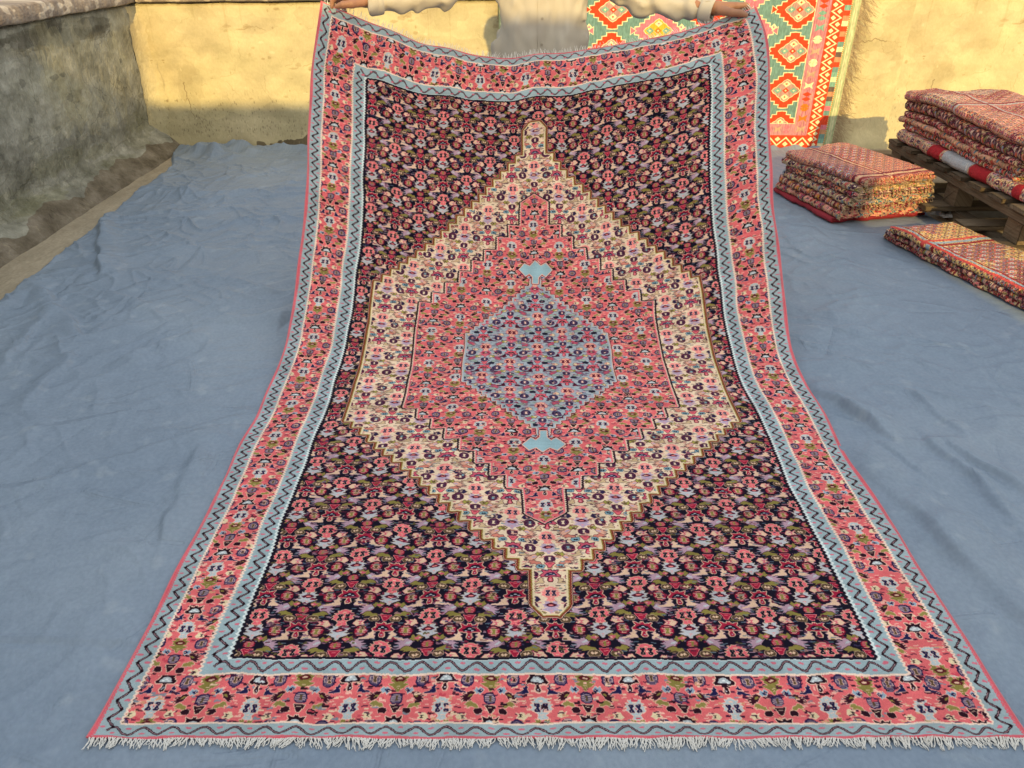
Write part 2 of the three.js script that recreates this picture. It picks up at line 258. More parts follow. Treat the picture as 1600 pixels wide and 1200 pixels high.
{ // the neighbour's house seen over the left coping
  const t = thing('neighbour_house', 'pale yellow neighbouring house just seen over the left parapet', 'building', V(-11.5, -9.6, 15));
  const B = (x0, x1, y0, y1, z0, z1) => new THREE.BoxGeometry(x1 - x0, y1 - y0, z1 - z0).translate((x0 + x1) / 2, (y0 + y1) / 2, -(z0 + z1) / 2);
  part('wall', B(-9, 4.2, 0, 10.2, 0, 8), new THREE.MeshStandardMaterial({ map: floorMap, color: lin(0.9, 0.82, 0.6), roughness: 0.95 }), t);
  part('roof_edge', B(-9.1, 4.3, 10.202, 10.4, -0.1, 8.1), flat(0.3, 0.28, 0.24), t);
  for (const x of [-6, -2, 1.2]) { const w = part('window', B(x, x + 1.1, 8.0, 9.3, -0.04, 0.02), flat(0.04, 0.06, 0.2, 0.6), t); part('pane', B(x + 0.1, x + 1.0, 8.1, 9.2, -0.05, -0.042), flat(0.03, 0.04, 0.06, 0.15), w); }
}

// ---------------------------------------------------------------- rug surface: three measured long profiles joined across the width
const RUG_W = 1.91, RUG_L = 3.22, RUG_X = 0.095, RS = 0.20125;
const flatZ = Array.from({ length: 5 }, (_, i) => 0.987 + i * RS);
const PROF = {
  L: { z: [1.993, 2.194, 2.396, 2.593, 2.782, 2.959, 3.117, 3.258, 3.397, 3.541, 3.671, 3.755], h: [0, 0, 0.004, 0.045, 0.112, 0.209, 0.333, 0.477, 0.621, 0.762, 0.925, 1.160], x: [-0.867, -0.868, -0.87, -0.868, -0.876, -0.883, -0.882, -0.880, -0.883, -0.888, -0.884, -0.842] },
  C: { z: [1.993, 2.194, 2.396, 2.597, 2.797, 2.991, 3.171, 3.328, 3.461, 3.578, 3.686, 3.792], h: [0, 0, 0, 0.006, 0.03, 0.082, 0.172, 0.298, 0.448, 0.612, 0.781, 0.953], x: Array(12).fill(RUG_X + 0.005) },
  R: { z: [1.993, 2.194, 2.396, 2.592, 2.777, 2.942, 3.084, 3.218, 3.355, 3.485, 3.601, 3.705], h: [0, 0, 0.004, 0.047, 0.125, 0.239, 0.383, 0.533, 0.68, 0.834, 0.998, 1.14], x: [1.05, 1.06, 1.062, 1.066, 1.08, 1.092, 1.088, 1.089, 1.095, 1.108, 1.103, 1.055] },
};
for (const [k, q] of Object.entries(PROF)) { q.z = [...flatZ, ...q.z]; q.h = [...flatZ.map(() => 0), ...q.h]; const e = { L: -0.86, C: RUG_X, R: 1.048 }[k]; q.x = [...flatZ.map(() => e), ...q.x]; }
const cat = (a, t) => { const n = a.length - 1, i = Math.min(Math.floor(t), n - 1), f = t - i, p0 = a[Math.max(i - 1, 0)], p1 = a[i], p2 = a[i + 1], p3 = a[Math.min(i + 2, n)]; return 0.5 * (2 * p1 + (p2 - p0) * f + (2 * p0 - 5 * p1 + 4 * p2 - p3) * f * f + (3 * p1 - p0 - 3 * p2 + p3) * f * f * f); };
function rugPoint(u, s) {                                                 // u -1..1 across, s metres from the near edge
  const t = clamp(s / RS, 0, 16), wl = u * (u - 1) / 2, wc = 1 - u * u, wr = u * (u + 1) / 2;
  const at = (c) => { const l = cat(PROF.L[c], t), m = cat(PROF.C[c], t), r = cat(PROF.R[c], t); return wl * l + wc * m + wr * r; };
  let x = at('x'), h = Math.max(0, at('h')), z = at('z');
  const up = smooth(1.5, 2.6, s), top = smooth(2.3, 3.22, s);
  h += 0.0035 * (1 - up) * (fbm(u * 3.1, s * 2.4, 3) + 0.5);
  const rip = 0.013 * Math.sin(u * 9.5 + 1.2 + s * 1.1) + 0.009 * Math.sin(u * 17 - s * 2.0);
  z += rip * up * (0.45 + 0.8 * top) * (1 - 0.4 * u * u) + 0.010 * up * fbm(u * 2.2, s * 1.6, 3); h += 0.004 * rip * top;
  z -= 0.034 * Math.exp(-(((s - 3.06) / 0.11) ** 2)) * (1 - 0.8 * u * u) * (1 + 0.5 * n2(u * 2.5, 4)); z += 0.02 * Math.exp(-(((s - 2.78) / 0.12) ** 2)) * (1 - u * u); h += 0.012 * n2(u * 3.1, 7) * top * (1 - u * u);
  h -= top * top * 0.035 * Math.exp(-((u + 0.32) ** 2) / 0.12);           // the top edge sags most left of the middle
  h += (1 - up) * 0.012 * smooth(0.02, 0.0, s) * fbm(u * 6, 3, 2);
  const edge = smooth(0.9, 1, Math.abs(u)); x += edge * 0.006 * n2(s * 2.3, u * 3);
  return V(x, 0.0145 + h, z);
}

// ---------------------------------------------------------------- the blue-grey ground cloth
const FOLDS = [                                                           // x, z -> x, z, width, height, steep side: the folds one can see
  [-1.771, 2.733, -1.552, 2.908, 0.05, 0.02, 1], [-1.552, 2.908, -1.467, 2.951, 0.05, 0.02, 1], [-1.467, 2.951, -1.051, 3.352, 0.05, 0.02, 1], [-1.449, 2.631, -1.226, 2.939, 0.055, 0.022, 1],
  [-1.226, 2.939, -0.956, 3.028, 0.055, 0.022, 1], [-1.444, 1.815, -1.353, 1.862, 0.05, 0.014, 1], [-1.353, 1.862, -1.193, 1.967, 0.05, 0.014, 1], [-1.193, 1.967, -0.99, 2.141, 0.05, 0.014, 1],
  [-0.99, 2.141, -0.909, 2.185, 0.05, 0.014, 1], [-0.947, 1.612, -0.998, 1.967, 0.035, 0.012, 1], [-2.374, 4.309, -1.984, 3.486, 0.05, 0.03, -1], [-2.006, 3.306, -1.592, 3.114, 0.045, 0.016, 1],
  [-2.267, 3.114, -2.211, 3.329, 0.05, 0.016, 1], [-2.211, 3.329, -1.802, 2.86, 0.05, 0.016, 1], [-1.689, 2.348, -1.695, 2.801, 0.03, 0.01, -1], [-1.942, 2.636, -2.012, 3.114, 0.03, 0.012, -1],
  [-1.844, 3.838, -1.56, 3.791, 0.05, 0.014, 1], [-1.56, 3.791, -1.15, 3.744, 0.05, 0.014, 1], [-1.767, 3.486, -1.508, 3.367, 0.04, 0.012, 1], [-1.508, 3.367, -1.147, 3.486, 0.04, 0.012, 1],
  [-2.301, 4.887, -1.884, 4.748, 0.07, 0.03, 1], [-1.884, 4.748, -1.356, 4.887, 0.07, 0.03, 1], [-1.846, 4.309, -1.534, 4.252, 0.05, 0.016, 1], [-1.534, 4.252, -1.195, 4.368, 0.05, 0.016, 1],
  [-1.315, 1.459, -1.164, 1.554, 0.04, 0.006, 1], [-1.164, 1.554, -0.951, 1.579, 0.04, 0.006, 1], [1.078, 2.383, 1.155, 2.262, 0.05, 0.026, -1], [1.155, 2.262, 1.209, 2.122, 0.05, 0.026, -1],
  [1.052, 1.991, 1.159, 1.66, 0.07, 0.026, -1], [1.159, 1.66, 1.208, 1.321, 0.07, 0.026, -1], [1.352, 2.03, 1.393, 1.733, 0.04, 0.014, -1], [1.408, 1.991, 1.506, 1.791, 0.04, 0.018, -1],
  [1.437, 2.296, 1.459, 2.181, 0.03, 0.012, -1], [1.211, 3.128, 1.388, 3.034, 0.05, 0.014, 1], [1.167, 2.896, 1.405, 2.86, 0.05, 0.014, 1], [1.092, 2.579, 1.272, 2.574, 0.05, 0.012, 1],
  [1.759, 2.525, 1.959, 2.579, 0.02, 0.008, 1], [1.191, 2.03, 1.232, 1.894, 0.04, 0.012, -1], [1.045, 1.28, 1.058, 1.11, 0.05, 0.016, -1], [1.058, 1.11, 1.086, 1.062, 0.05, 0.016, -1],
  [1.359, 3.569, 1.649, 3.502, 0.05, 0.01, 1], [1.455, 2.438, 1.665, 2.221, 0.05, 0.006, 1], [1.152, 1.529, 1.276, 1.392, 0.04, 0.006, -1],
];
function clothH(x, z) {
  let h = 0;
  for (const [x0, z0, x1, z1, w, a, side] of FOLDS) {
    const dx = x1 - x0, dz = z1 - z0, l = Math.hypot(dx, dz), t = ((x - x0) * dx + (z - z0) * dz) / (l * l), over = Math.max(0, t - 1, -t) * l; if (over > 0.2) continue;
    const d = ((x - x0) * dz - (z - z0) * dx) / l * side + 0.014 * n2(x * 5 + x0, z * 5), e = d < 0 ? d / (w * 0.34) : d / (w * 1.5), k = over / 0.09;
    h = Math.max(h, 1.45 * a * Math.exp(-e * e - k * k) * (0.75 + 0.35 * n2(x * 3, z * 3 + 8)));
  }
  const k1 = 1 - Math.abs(n2(x * 0.9 + 0.5 * n2(x, z), z * 2.3 + 0.4 * n2(x * 2, z * 2 + 5))), k2 = 1 - Math.abs(n2(x * 3.1 + 7, z * 4.6 + 0.7 * n2(x * 1.7, z * 1.3)));
  const far = 0.55 + 0.65 * smooth(1.5, 4.5, z);
  h += far * (0.011 * k1 ** 5 + 0.007 * k2 ** 6) + 0.003 * (fbm(x * 1.3, z * 1.3, 3) + 0.5);
  const rx = smooth(0.93, 1.06, Math.abs(x - RUG_X)), under = z < 2.75 ? Math.max(rx, smooth(0.99, 0.93, z)) : smooth(2.75, 2.95, z) * 1;   // pressed flat under the rug
  const pile = smooth(1.62, 1.78, x) * smooth(2.75, 2.95, z);
  h *= mix(0.22, 1, Math.max(under, rx)) * (1 - 0.85 * pile);
  if (x < -0.86) h += 0.008 * Math.exp(-(((z - 1.243 - 0.006 * n2(x * 3, 1)) / 0.006) ** 2)) + 0.002 * smooth(1.235, 1.245, z) ;   // the sewn seam on the left
  const bunch = Math.exp(-(((x + 2.2) / 0.28) ** 2 + ((z - 5.86) / 0.17) ** 2)); h += bunch * (0.05 + 0.03 * Math.sin(x * 15 + z * 19) + 0.02 * Math.sin(x * 31 - z * 13));
  return 0.005 + Math.max(0, h);
}
{
  const x0 = (z) => mix(-2.3, -2.42, smooth(3, 5.5, z)) - 0.025 * fbm(z * 1.2, 4, 2) - 0.15 * smooth(5.4, 6.0, z), x1 = (z) => 2.46 + 0.03 * fbm(z * 3, 8, 3), Z0 = 0.3, Z1 = BACK - 0.075, CX = -2.65, CW = 5.2, CZ = 5.8;
  // fine creases of a cloth that was folded and crumpled, as a height map over the whole sheet
  const c = document.createElement('canvas'); c.width = c.height = 2048; const q = c.getContext('2d'), R = prng(51); q.fillStyle = '#808080'; q.fillRect(0, 0, 2048, 2048); q.setTransform(2048 / CW, 0, 0, 2048 / CZ, 0, 0); q.lineCap = 'round';
  for (let i = 0; i < 1500; i++) {
    const x = R() * CW, z = R() * CZ, leftFar = x < 1.8 && z > 2.4, l = (0.08 + 0.45 * R() * R()) * (leftFar ? 1.2 : 0.9), base = R() < 0.35 ? (R() < 0.5 ? 0.05 : 1.55) : leftFar ? 0.9 : x > 3.4 ? 2.2 : 0.3, a = base + (R() - 0.5) * (R() < 0.35 ? 0.1 : 1.5), up = R() < 0.6, k = (R() - 0.5) * 0.25 * l; if (!leftFar && R() < 0.3) continue;
    const X = x + Math.cos(a) * l, Zz = z + Math.sin(a) * l, mx = (x + X) / 2 - Math.sin(a) * k, mz = (z + Zz) / 2 + Math.cos(a) * k, v = up ? 255 : 0, st = 0.5 + R();
    for (const [w, al] of [[0.05, 0.05], [0.03, 0.09], [0.014, 0.16]]) { q.lineWidth = w; q.strokeStyle = rgba(v, v, v, al * st); q.beginPath(); q.moveTo(x, z); q.quadraticCurveTo(mx, mz, X, Zz); q.stroke(); }
  }
  const im = q.getImageData(0, 0, 2048, 2048); for (let j = 0; j < 2048; j++) for (let i = 0; i < 2048; i++) { const k = 4 * (j * 2048 + i), n = 22 * n2(i * 0.012, j * 0.012) + 12 * n2(i * 0.035, j * 0.03 + 9) + 5 * n2(i * 0.3, j * 0.3); im.data[k] = im.data[k + 1] = im.data[k + 2] = clamp(im.data[k] + n, 0, 255); } q.setTransform(1, 0, 0, 1, 0, 0); q.putImageData(im, 0, 0);
  const bump = new THREE.CanvasTexture(c); bump.magFilter = THREE.LinearFilter;
  const map = computed(1024, 1024, (u, v) => { const a = 3.5 * fbm(u * 6, v * 6, 3) + 5 * n2(u * 300, v * 300) + 2 * n2(u * 60, v * 60), dust = 16 * Math.max(0, fbm(u * 3.4 + 3, v * 3.4, 4) + 0.1) + 10 * smooth(0.55, 0.9, fbm(u * 30, v * 30, 3) * 1.6); return [122 + a + dust, 138 + a + dust * 0.85, 156 + a + dust * 0.6]; }, { repeat: false });
  const g = sheet(620, 600, (a, t) => { const z = mix(Z0, Z1, t), x = mix(x0(z), x1(z), a), b = smooth(BACK - 0.16, BACK - 0.06, z), rim = Math.min(smooth(0, 0.004, a), smooth(1, 0.996, a), smooth(0, 0.003, t)); return V(x, 0.0015 + rim * (clothH(x, z) + b * 0.035 * (0.6 + fbm(x * 5, 2, 2))), z); }, (a, t, p) => [(p.x - CX) / CW, 1 + p.z / CZ]);
  single('ground_cloth', g, new THREE.MeshPhysicalMaterial({ map, bumpMap: bump, bumpScale: 0.025, roughness: 0.58, specularIntensity: 0.8 }), 'large wrinkled blue-grey cloth spread over the roof floor under the rugs', 'cloth');
}

// ---------------------------------------------------------------- woven pattern: one lattice of motifs in several colourways (millimetres, y away from the viewer)
const C = { navy: '#130f20', ink: '#241222', maroon: '#4c1226', red: '#9c1f3a', coral: '#e0656f', pink: '#f08a86', rose: '#c7576a', cream: '#e8cfb0', sand: '#dcb89a', grey: '#b6b8bc', blue: '#9fbac6', slate: '#8fa6b6', mauve: '#b2909f', olive: '#857a3e', moss: '#a09a4a', brown: '#584431', teal: '#7fa6b0', lilac: '#b7a2b8', gold: '#9a7a35', rust: '#8d3627', white: '#dfe3e2' };
const WAYS = {
  dark: { fill: ['#5a2034', '#7a2c44', '#5d5230', '#8a6270', '#553848', '#967068', '#3a3050', '#7a2038'], k: 1.12, sx: 0.86, bg: C.navy, med: C.coral, medLine: C.sand, zz: C.navy, dot: C.cream, pal: C.grey, palLens: C.maroon, palIn: C.pink, ros: C.red, rosRim: '#2c0f20', rosMid: C.olive, bar: C.sand, tri: C.red, triLine: C.pink, mush: C.red, mushLine: C.sand, mushIn: C.navy, spot: C.grey, drop: C.red, wing: C.mauve, wing2: C.olive, oval: C.brown, ovalIn: C.sand, fish: C.sand, fishIn: C.rose, bird: C.sand, leaf: C.olive, leafIn: C.rose, speck: '#5d7480', dash: C.mauve },
  cream: { out: '#4a2c36', fill: ['#c98f78', '#8a5a4c', '#d9a48e', '#b9a57c', '#5a3440', '#a9927a', '#d8b8a0', '#7f8f94'], k: 0.95, sx: 0.86, bg: C.cream, med: C.pink, medLine: '#f6c9b0', zz: '#2a1d3e', dot: C.coral, pal: C.lilac, palLens: C.maroon, palIn: C.pink, ros: '#3a1a33', rosRim: '#57233b', rosMid: C.cream, bar: '#6a4560', tri: C.coral, triLine: C.maroon, mush: C.rose, mushLine: C.maroon, mushIn: '#2c2140', spot: C.grey, drop: C.coral, wing: '#e0a990', wing2: '#d0806e', oval: C.teal, ovalIn: C.navy, fish: '#2d2344', fishIn: C.sand, bird: '#cdb189', leaf: C.moss, leafIn: C.brown, speck: C.ink, dash: C.rose },
  pink: { out: '#f1c1aa', fill: ['#f3b9a6', '#2a0f1c', '#d8a07c', '#c94a58', '#3a1430', '#ecc8a8', '#7f8a94', '#4a2030'], k: 0.88, sx: 0.74, bg: '#de6a6d', med: '#b5c2c4', medLine: '#f0c3ad', zz: '#1d1c40', dot: C.rose, pal: C.olive, palLens: '#5a1a20', palIn: C.sand, ros: '#b39a9c', rosRim: '#231b44', rosMid: '#5a4632', bar: '#2a2148', tri: '#2a0f1c', triLine: C.cream, mush: '#220c18', mushLine: '#efc4ac', mushIn: '#b4bcbe', spot: C.white, drop: '#2a0f1c', wing: '#35101f', wing2: '#8f8348', oval: '#2a0f1c', ovalIn: '#2a0f1c', fish: '#e3cfa6', fishIn: '#2a1a24', bird: '#1c1c46', leaf: C.slate, leafIn: '#1d1c40', speck: '#f3b9a6', dash: '#3a1430' },
  blue: { out: '#46344e', fill: ['#7f2a44', '#5a4a66', '#c9929a', '#8f9f86', '#3a2c48', '#d8b0a0', '#6d7688', '#a83a50'], k: 1, sx: 0.78, bg: '#a4afb5', med: '#f0b296', medLine: C.rose, zz: C.maroon, dot: C.maroon, pal: C.rose, palLens: C.maroon, palIn: C.cream, ros: '#2b1c3a', rosRim: '#3d2c4c', rosMid: '#f2c3b0', bar: '#6d5a78', tri: C.coral, triLine: C.maroon, mush: C.coral, mushLine: '#6d2540', mushIn: C.navy, spot: C.pink, drop: C.coral, wing: C.rose, wing2: '#9db0a0', oval: '#1f2030', ovalIn: '#1f2030', fish: '#e9c9a0', fishIn: C.rose, bird: C.maroon, leaf: C.moss, leafIn: C.cream, speck: '#5f6b86', dash: '#7f5670' },
};
// colourways of the folded rugs in the piles
const way = (base, o) => ({ ...WAYS[base], ...o });
const PILE = [way('dark', { bg: '#6e1a1c', wing: '#d8784a', pal: '#e2c490', wing2: '#c88a36', oval: '#b0482c' }), way('cream', { bg: '#dcbf92', wing: '#c0564c' }), way('pink', { k: 1, sx: 1, bg: '#cf4a42', bird: '#3a1420' }), way('dark', { bg: '#4c1a1c', med: '#e87a4c', pal: '#e0b884', wing: '#cc5a38' }), way('cream', { bg: '#d8a27c', ros: '#7a1a1e', wing: '#c04e34', pal: '#b8503e' }), way('cream', { k: 1, bg: '#e8a07c', med: '#dc5040', ros: '#8a2a2c', wing: '#c9604c', wing2: '#e0a878', bird: '#d9946a', pal: '#c98f86', fish: '#7a2c30' }), way('pink', { k: 1, bg: '#dcb868', med: '#cc3e3a', ros: '#8f2430', wing: '#b8424a', wing2: '#d8b25a', mush: '#d6c089', leaf: '#5f6d7a' })];
function inkShape(q, pts, fill, line, lw) { q.beginPath(); pts.forEach(([x, y], i) => (i ? q.lineTo(x, y) : q.moveTo(x, y))); q.closePath(); if (line) { q.lineWidth = lw * 2; q.strokeStyle = line; q.stroke(); } q.fillStyle = fill; q.fill(); }
const both = (half) => [...half, ...half.slice().reverse().map(([x, y]) => [-x, y])];
let SX = 1;                                                               // how narrow the motifs are woven
const at = (pts, x, y, fx = 1, k = 1) => pts.map(([a, b]) => [x + a * fx * k * SX, y + b * k]);
const lay = (pts, x, y) => pts.map(([a, b]) => [x + a, y + b]);
function drawCell(q, w, X, Y, R) {                                        // one column period, Y = centre of its medallion
  const K = w.k ?? 1, j = () => (R() - 0.5) * 1.8, S = (p, f, l, lw) => inkShape(q, lay(p, X + j(), Y + j()), f, l, lw); SX = w.sx ?? 0.84;
  { const H = []; for (let i = 0; i < 36; i++) H.push([R() * 100, 30 - R() * 208, 3 + 6 * R(), 1.2 + 1.3 * R(), (w.fill ?? [w.wing, w.wing2, w.dash, w.fish, w.pal, w.leafIn, w.rosRim, w.bar])[Math.floor(R() * 8)]]); for (const f of [-1, 1]) for (const [dx, dy, hw, hh, col] of H) { q.fillStyle = col; q.fillRect(X + f * dx - hw + j(), Y + dy - hh, hw * 2, hh * 2); if (hw > 6) q.fillRect(X + f * (dx + hw * 0.5) - hw * 0.4, Y + dy + hh, hw * 0.8, hh * 1.4); } }
  for (const f of [-1, 1]) {
    const M = (p, dx, dy, fill, line, lw, k = 1) => inkShape(q, at(p, X + f * dx + j(), Y + dy + j(), f, (dx === 51 ? (K + 1) / 2 : K) * k * (0.95 + 0.1 * R())), fill, line && (w.out ?? line), line ? Math.max(lw, 1.1) : lw);
    // comb-edged wing, leaf below it, oval, fish, bird, sprig
    M([[-20, 10], [-8, 13], [4, 9], [0, 6], [16, 7], [7, 3], [22, 1], [10, -2], [23, -7], [9, -7], [16, -12], [2, -9], [-8, -3], [-14, 4]], 47, -81, w.wing, w.dash, 0.7, 1.1);
    M([[-12, 4], [-3, 6], [3, 3], [8, -3], [-2, -1], [-7, 2]], 43, -79, w.pal === w.wing ? w.dash : w.pal);
    M([[-17, 1], [-6, 3], [2, 8], [13, 5], [20, -2], [10, -3], [14, -8], [0, -4], [-10, -8], [-20, -7]], 40, -97, w.wing2, w.rosRim, 1.2, 1.05);
    M([[-14, 0], [-10, 6], [0, 8], [10, 6], [14, 0], [10, -6], [0, -7], [-10, -6]], 26, -112, w.oval, w.bar, 1.1, 1.05);
    M([[-9, 1], [-3, 4], [0, 0], [4, 4], [9, 0], [3, -4], [0, -1], [-3, -4]], 26, -112, w.ovalIn);
    M([[-15, -2], [-7, 8], [3, 9], [6, 4], [16, 8], [10, 1], [17, -5], [5, -6], [-5, -9]], 40, -17, w.fish, w.fishIn, 1.1, 1.05);
    M([[-4, 4], [10, 4], [4, 0], [10, -4], [-1, -4], [3, 0]], 41, -17, w.fishIn);
    M([[-13, -9], [-12, -3], [-7, 2], [-13, 6], [-8, 8], [-4, 13], [-1, 6], [6, 5], [3, 0], [12, -5], [27, -8], [29, -11]], 28, -164, w.bird, w.dash, 0.9);
    M([[-15, 3], [-4, 9], [2, 4], [10, 9], [13, 3], [17, 0], [12, -3], [8, -8], [2, -4], [-4, -9]], 25, -66, w.leaf, w.rosRim, 1.2);
    M([[-14, 1], [-5, 5], [1, 1], [6, 3], [3, -2], [-5, -5]], 25, -66, w.leafIn); M([[-11, 1], [-6, 2], [-5, -1], [-10, -1]], 25, -66, w.medLine);
    // the large rosette between the columns
    M([[-20, 6], [-14, 13], [-6, 17], [6, 17], [14, 13], [20, 6], [20, -6], [14, -13], [6, -17], [-6, -17], [-14, -13], [-20, -6]], 51, -42, w.rosRim);
    M([[-16, 4], [-12, 11], [-5, 14], [5, 14], [12, 11], [16, 4], [16, -4], [12, -11], [5, -14], [-5, -14], [-12, -11], [-16, -4]], 51, -42, w.ros);
    q.fillStyle = w.bar; for (const [dy, hw] of [[12, 6], [6, 12], [1.6, 9], [-1.6, 9], [-6, 12], [-12, 6]]) q.fillRect(X + f * 51 - hw, Y - 42 + dy - 0.9, hw * 2, 2);
    q.fillStyle = w.rosRim; for (const dy of [9, -9]) q.fillRect(X + f * 51 - 13, Y - 42 + dy - 0.8, 26, 1.7);
    M([[-6, 7], [6, 7], [3, 0], [6, -7], [-6, -7], [-3, 0]], 51, -42, w.rosMid, w.bar, 0.6);
    q.fillStyle = w.speck; for (const [dx, dy, hw] of [[70, -62, 6], [64, -20, 6], [14, -127, 4], [47, -134, 7], [20, 28, 6], [52, 4, 6], [33, 11, 4], [12, -26, 4], [66, -88, 5]]) q.fillRect(X + f * dx - hw + j(), Y + dy - 1, hw * 2, 2.4);
    q.fillStyle = w.dash; for (const [dx, dy, hw] of [[34, 4, 7], [60, -64, 5], [12, -75, 5], [38, -150, 5], [58, -118, 6], [30, -30, 5]]) q.fillRect(X + f * dx - hw + j(), Y + dy - 1.1, hw * 2, 2.2);
    M([[-7, 4.5], [7, 4.5], [2, 0], [7, -4.5], [-7, -4.5], [-2, 0]], 50, -142, w.oval, w.medLine, 0.5);
  }
  // below the medallion: palmette, small rosette, triangle, mushroom palmette with its drop
  S(at(both([[0, 13], [4, 10], [7, 20], [12, 15], [20, 18], [17, 10], [29, 8], [20, 3], [24, -1], [12, -5], [30, -8], [14, -15], [6, -18], [4, -24], [0, -25]]), 0, -43), w.pal, w.medLine, 0.8);
  S(at(both([[0, 9], [6, 7], [19, 1], [10, -4], [0, -5]]), 0, -40), w.palLens); S(at(both([[0, 3], [8, 2], [7, -1], [0, -2]]), 0, -40), w.palIn); q.fillStyle = w.palIn; q.fillRect(X - 4, Y - 57, 8, 1.8); q.fillRect(X - 1.5, Y - 62, 3, 1.8);
  S(at(both([[0, 13], [10, 12], [17, 7], [18, 0], [16, -8], [9, -12], [0, -12]]), 0, -84), w.rosRim); S(at(both([[0, 10], [9, 9], [15, 4], [15, -4], [8, -9], [0, -9]]), 0, -84), w.ros);
  q.fillStyle = w.bar; for (const [dy, hw] of [[6.5, 9], [2, 11], [-2, 11], [-6.5, 9]]) q.fillRect(X - hw, Y - 84 + dy - 0.7, hw * 2, 1.4);
  S(at([[-4.5, 6], [4.5, 6], [2.5, 0], [4.5, -6], [-4.5, -6], [-2.5, 0]], 0, -84), w.rosMid);
  S(at(both([[0, 8], [16, 8], [10, 0], [4, -9], [0, -10]]), 0, -107), w.tri, w.triLine, 1.5); q.fillStyle = w.triLine; q.fillRect(X - 5, Y - 105, 10, 1.6);
  S(at(both([[0, 15], [3, 18], [6, 12], [14, 13], [24, 17], [21, 10], [19, 6], [31, -4], [27, -8], [7, -8], [4, -11], [8, -22], [4, -27], [0, -27]]), 0, -142), w.mush, w.mushLine, 2.0);
  S(at(both([[0, 8], [10, 6], [20, -3], [16, -5], [0, -5]]), 0, -142), w.mushIn); S(at(both([[0, 4], [4, 3], [5, 0], [0, 0]]), 0, -142), w.spot); for (const f of [-1, 1]) S(at([[12, -1], [6, -1], [6, -4], [13, -4]], 0, -142, f), w.spot);
  S(at(both([[0, 7], [3, 6], [7, -6], [3, -9], [0, -9]]), 0, -160), w.drop, w.mushLine, 1.3); S([[-1.7, -162], [1.7, -162], [1.7, -165], [-1.7, -165]], w.spot);
  // the medallion with its two hourglasses
  S(at(both([[0, 24], [8, 23], [11, 20], [19, 21], [15, 15], [26, 13], [18, 10], [29, 6], [23, 2], [29, -3], [19, -8], [13, -12], [9, -16], [14, -23], [5, -26], [0, -25]]), 0, 0), w.med, w.medLine, 1.6);
  for (const f of [-1, 1]) { const z = [[-5.5, 10], [4.5, 10], [6, 6], [2, 1], [6.5, -5], [5.5, -9], [-4.5, -9], [-6, -5], [-2, 0], [-6, 6]].map(([a, b]) => [f * 8.6 + a * f, b + 1.5]); S(z, w.zz, w.medLine, 1.1); S(at([[-1.5, -6], [1.5, -6], [1.5, -4], [-1.5, -4]], f * 8.6, 1.5), w.medLine); S(at([[-1.5, 6], [1, 6], [1, 7.5], [-1.5, 7.5]], f * 8.6, 1.5), w.medLine); }
  S([[-1.6, 3.5], [1.6, 3.5], [1.6, -1], [-1.6, -1]], w.dot); S([[-4, -13], [4, -13], [4, -15], [-4, -15]], w.medLine); S([[-5, 18], [5, 18], [4, 15], [-4, 15]], w.medLine); S([[-1.5, -19], [1.5, -19], [1.5, -21], [-1.5, -21]], w.medLine);
}
const LX = 203, LY = 208;
function drawLattice(q, w, x0, x1, y0, y1, px, py, R, sy = LY) {            // medallions at px + i * LX / 2, half dropped
  q.fillStyle = w.bg; q.fillRect(x0, y0, x1 - x0, y1 - y0);
  const cells = [], ph = R() * 40;
  for (let i = Math.floor((x0 - px) / (LX / 2)) - 1; i <= Math.ceil((x1 - px) / (LX / 2)) + 1; i++) for (let k = Math.floor((y0 - py) / sy) - 1; k <= Math.ceil((y1 - py) / sy) + 2; k++) cells.push([px + i * LX / 2, py + k * sy + (((i % 2) + 2) % 2 ? sy / 2 : 0)]); for (const c of cells) { const a = c[0], b = c[1]; c[0] += 5 * n2(a * 0.004 + ph, b * 0.004) + (R() - 0.5) * 3; c[1] += 6 * n2(a * 0.003 - ph, b * 0.005) + (R() - 0.5) * 3; }
  for (const [x, y] of cells) drawCell(q, w, x, y, R);
}
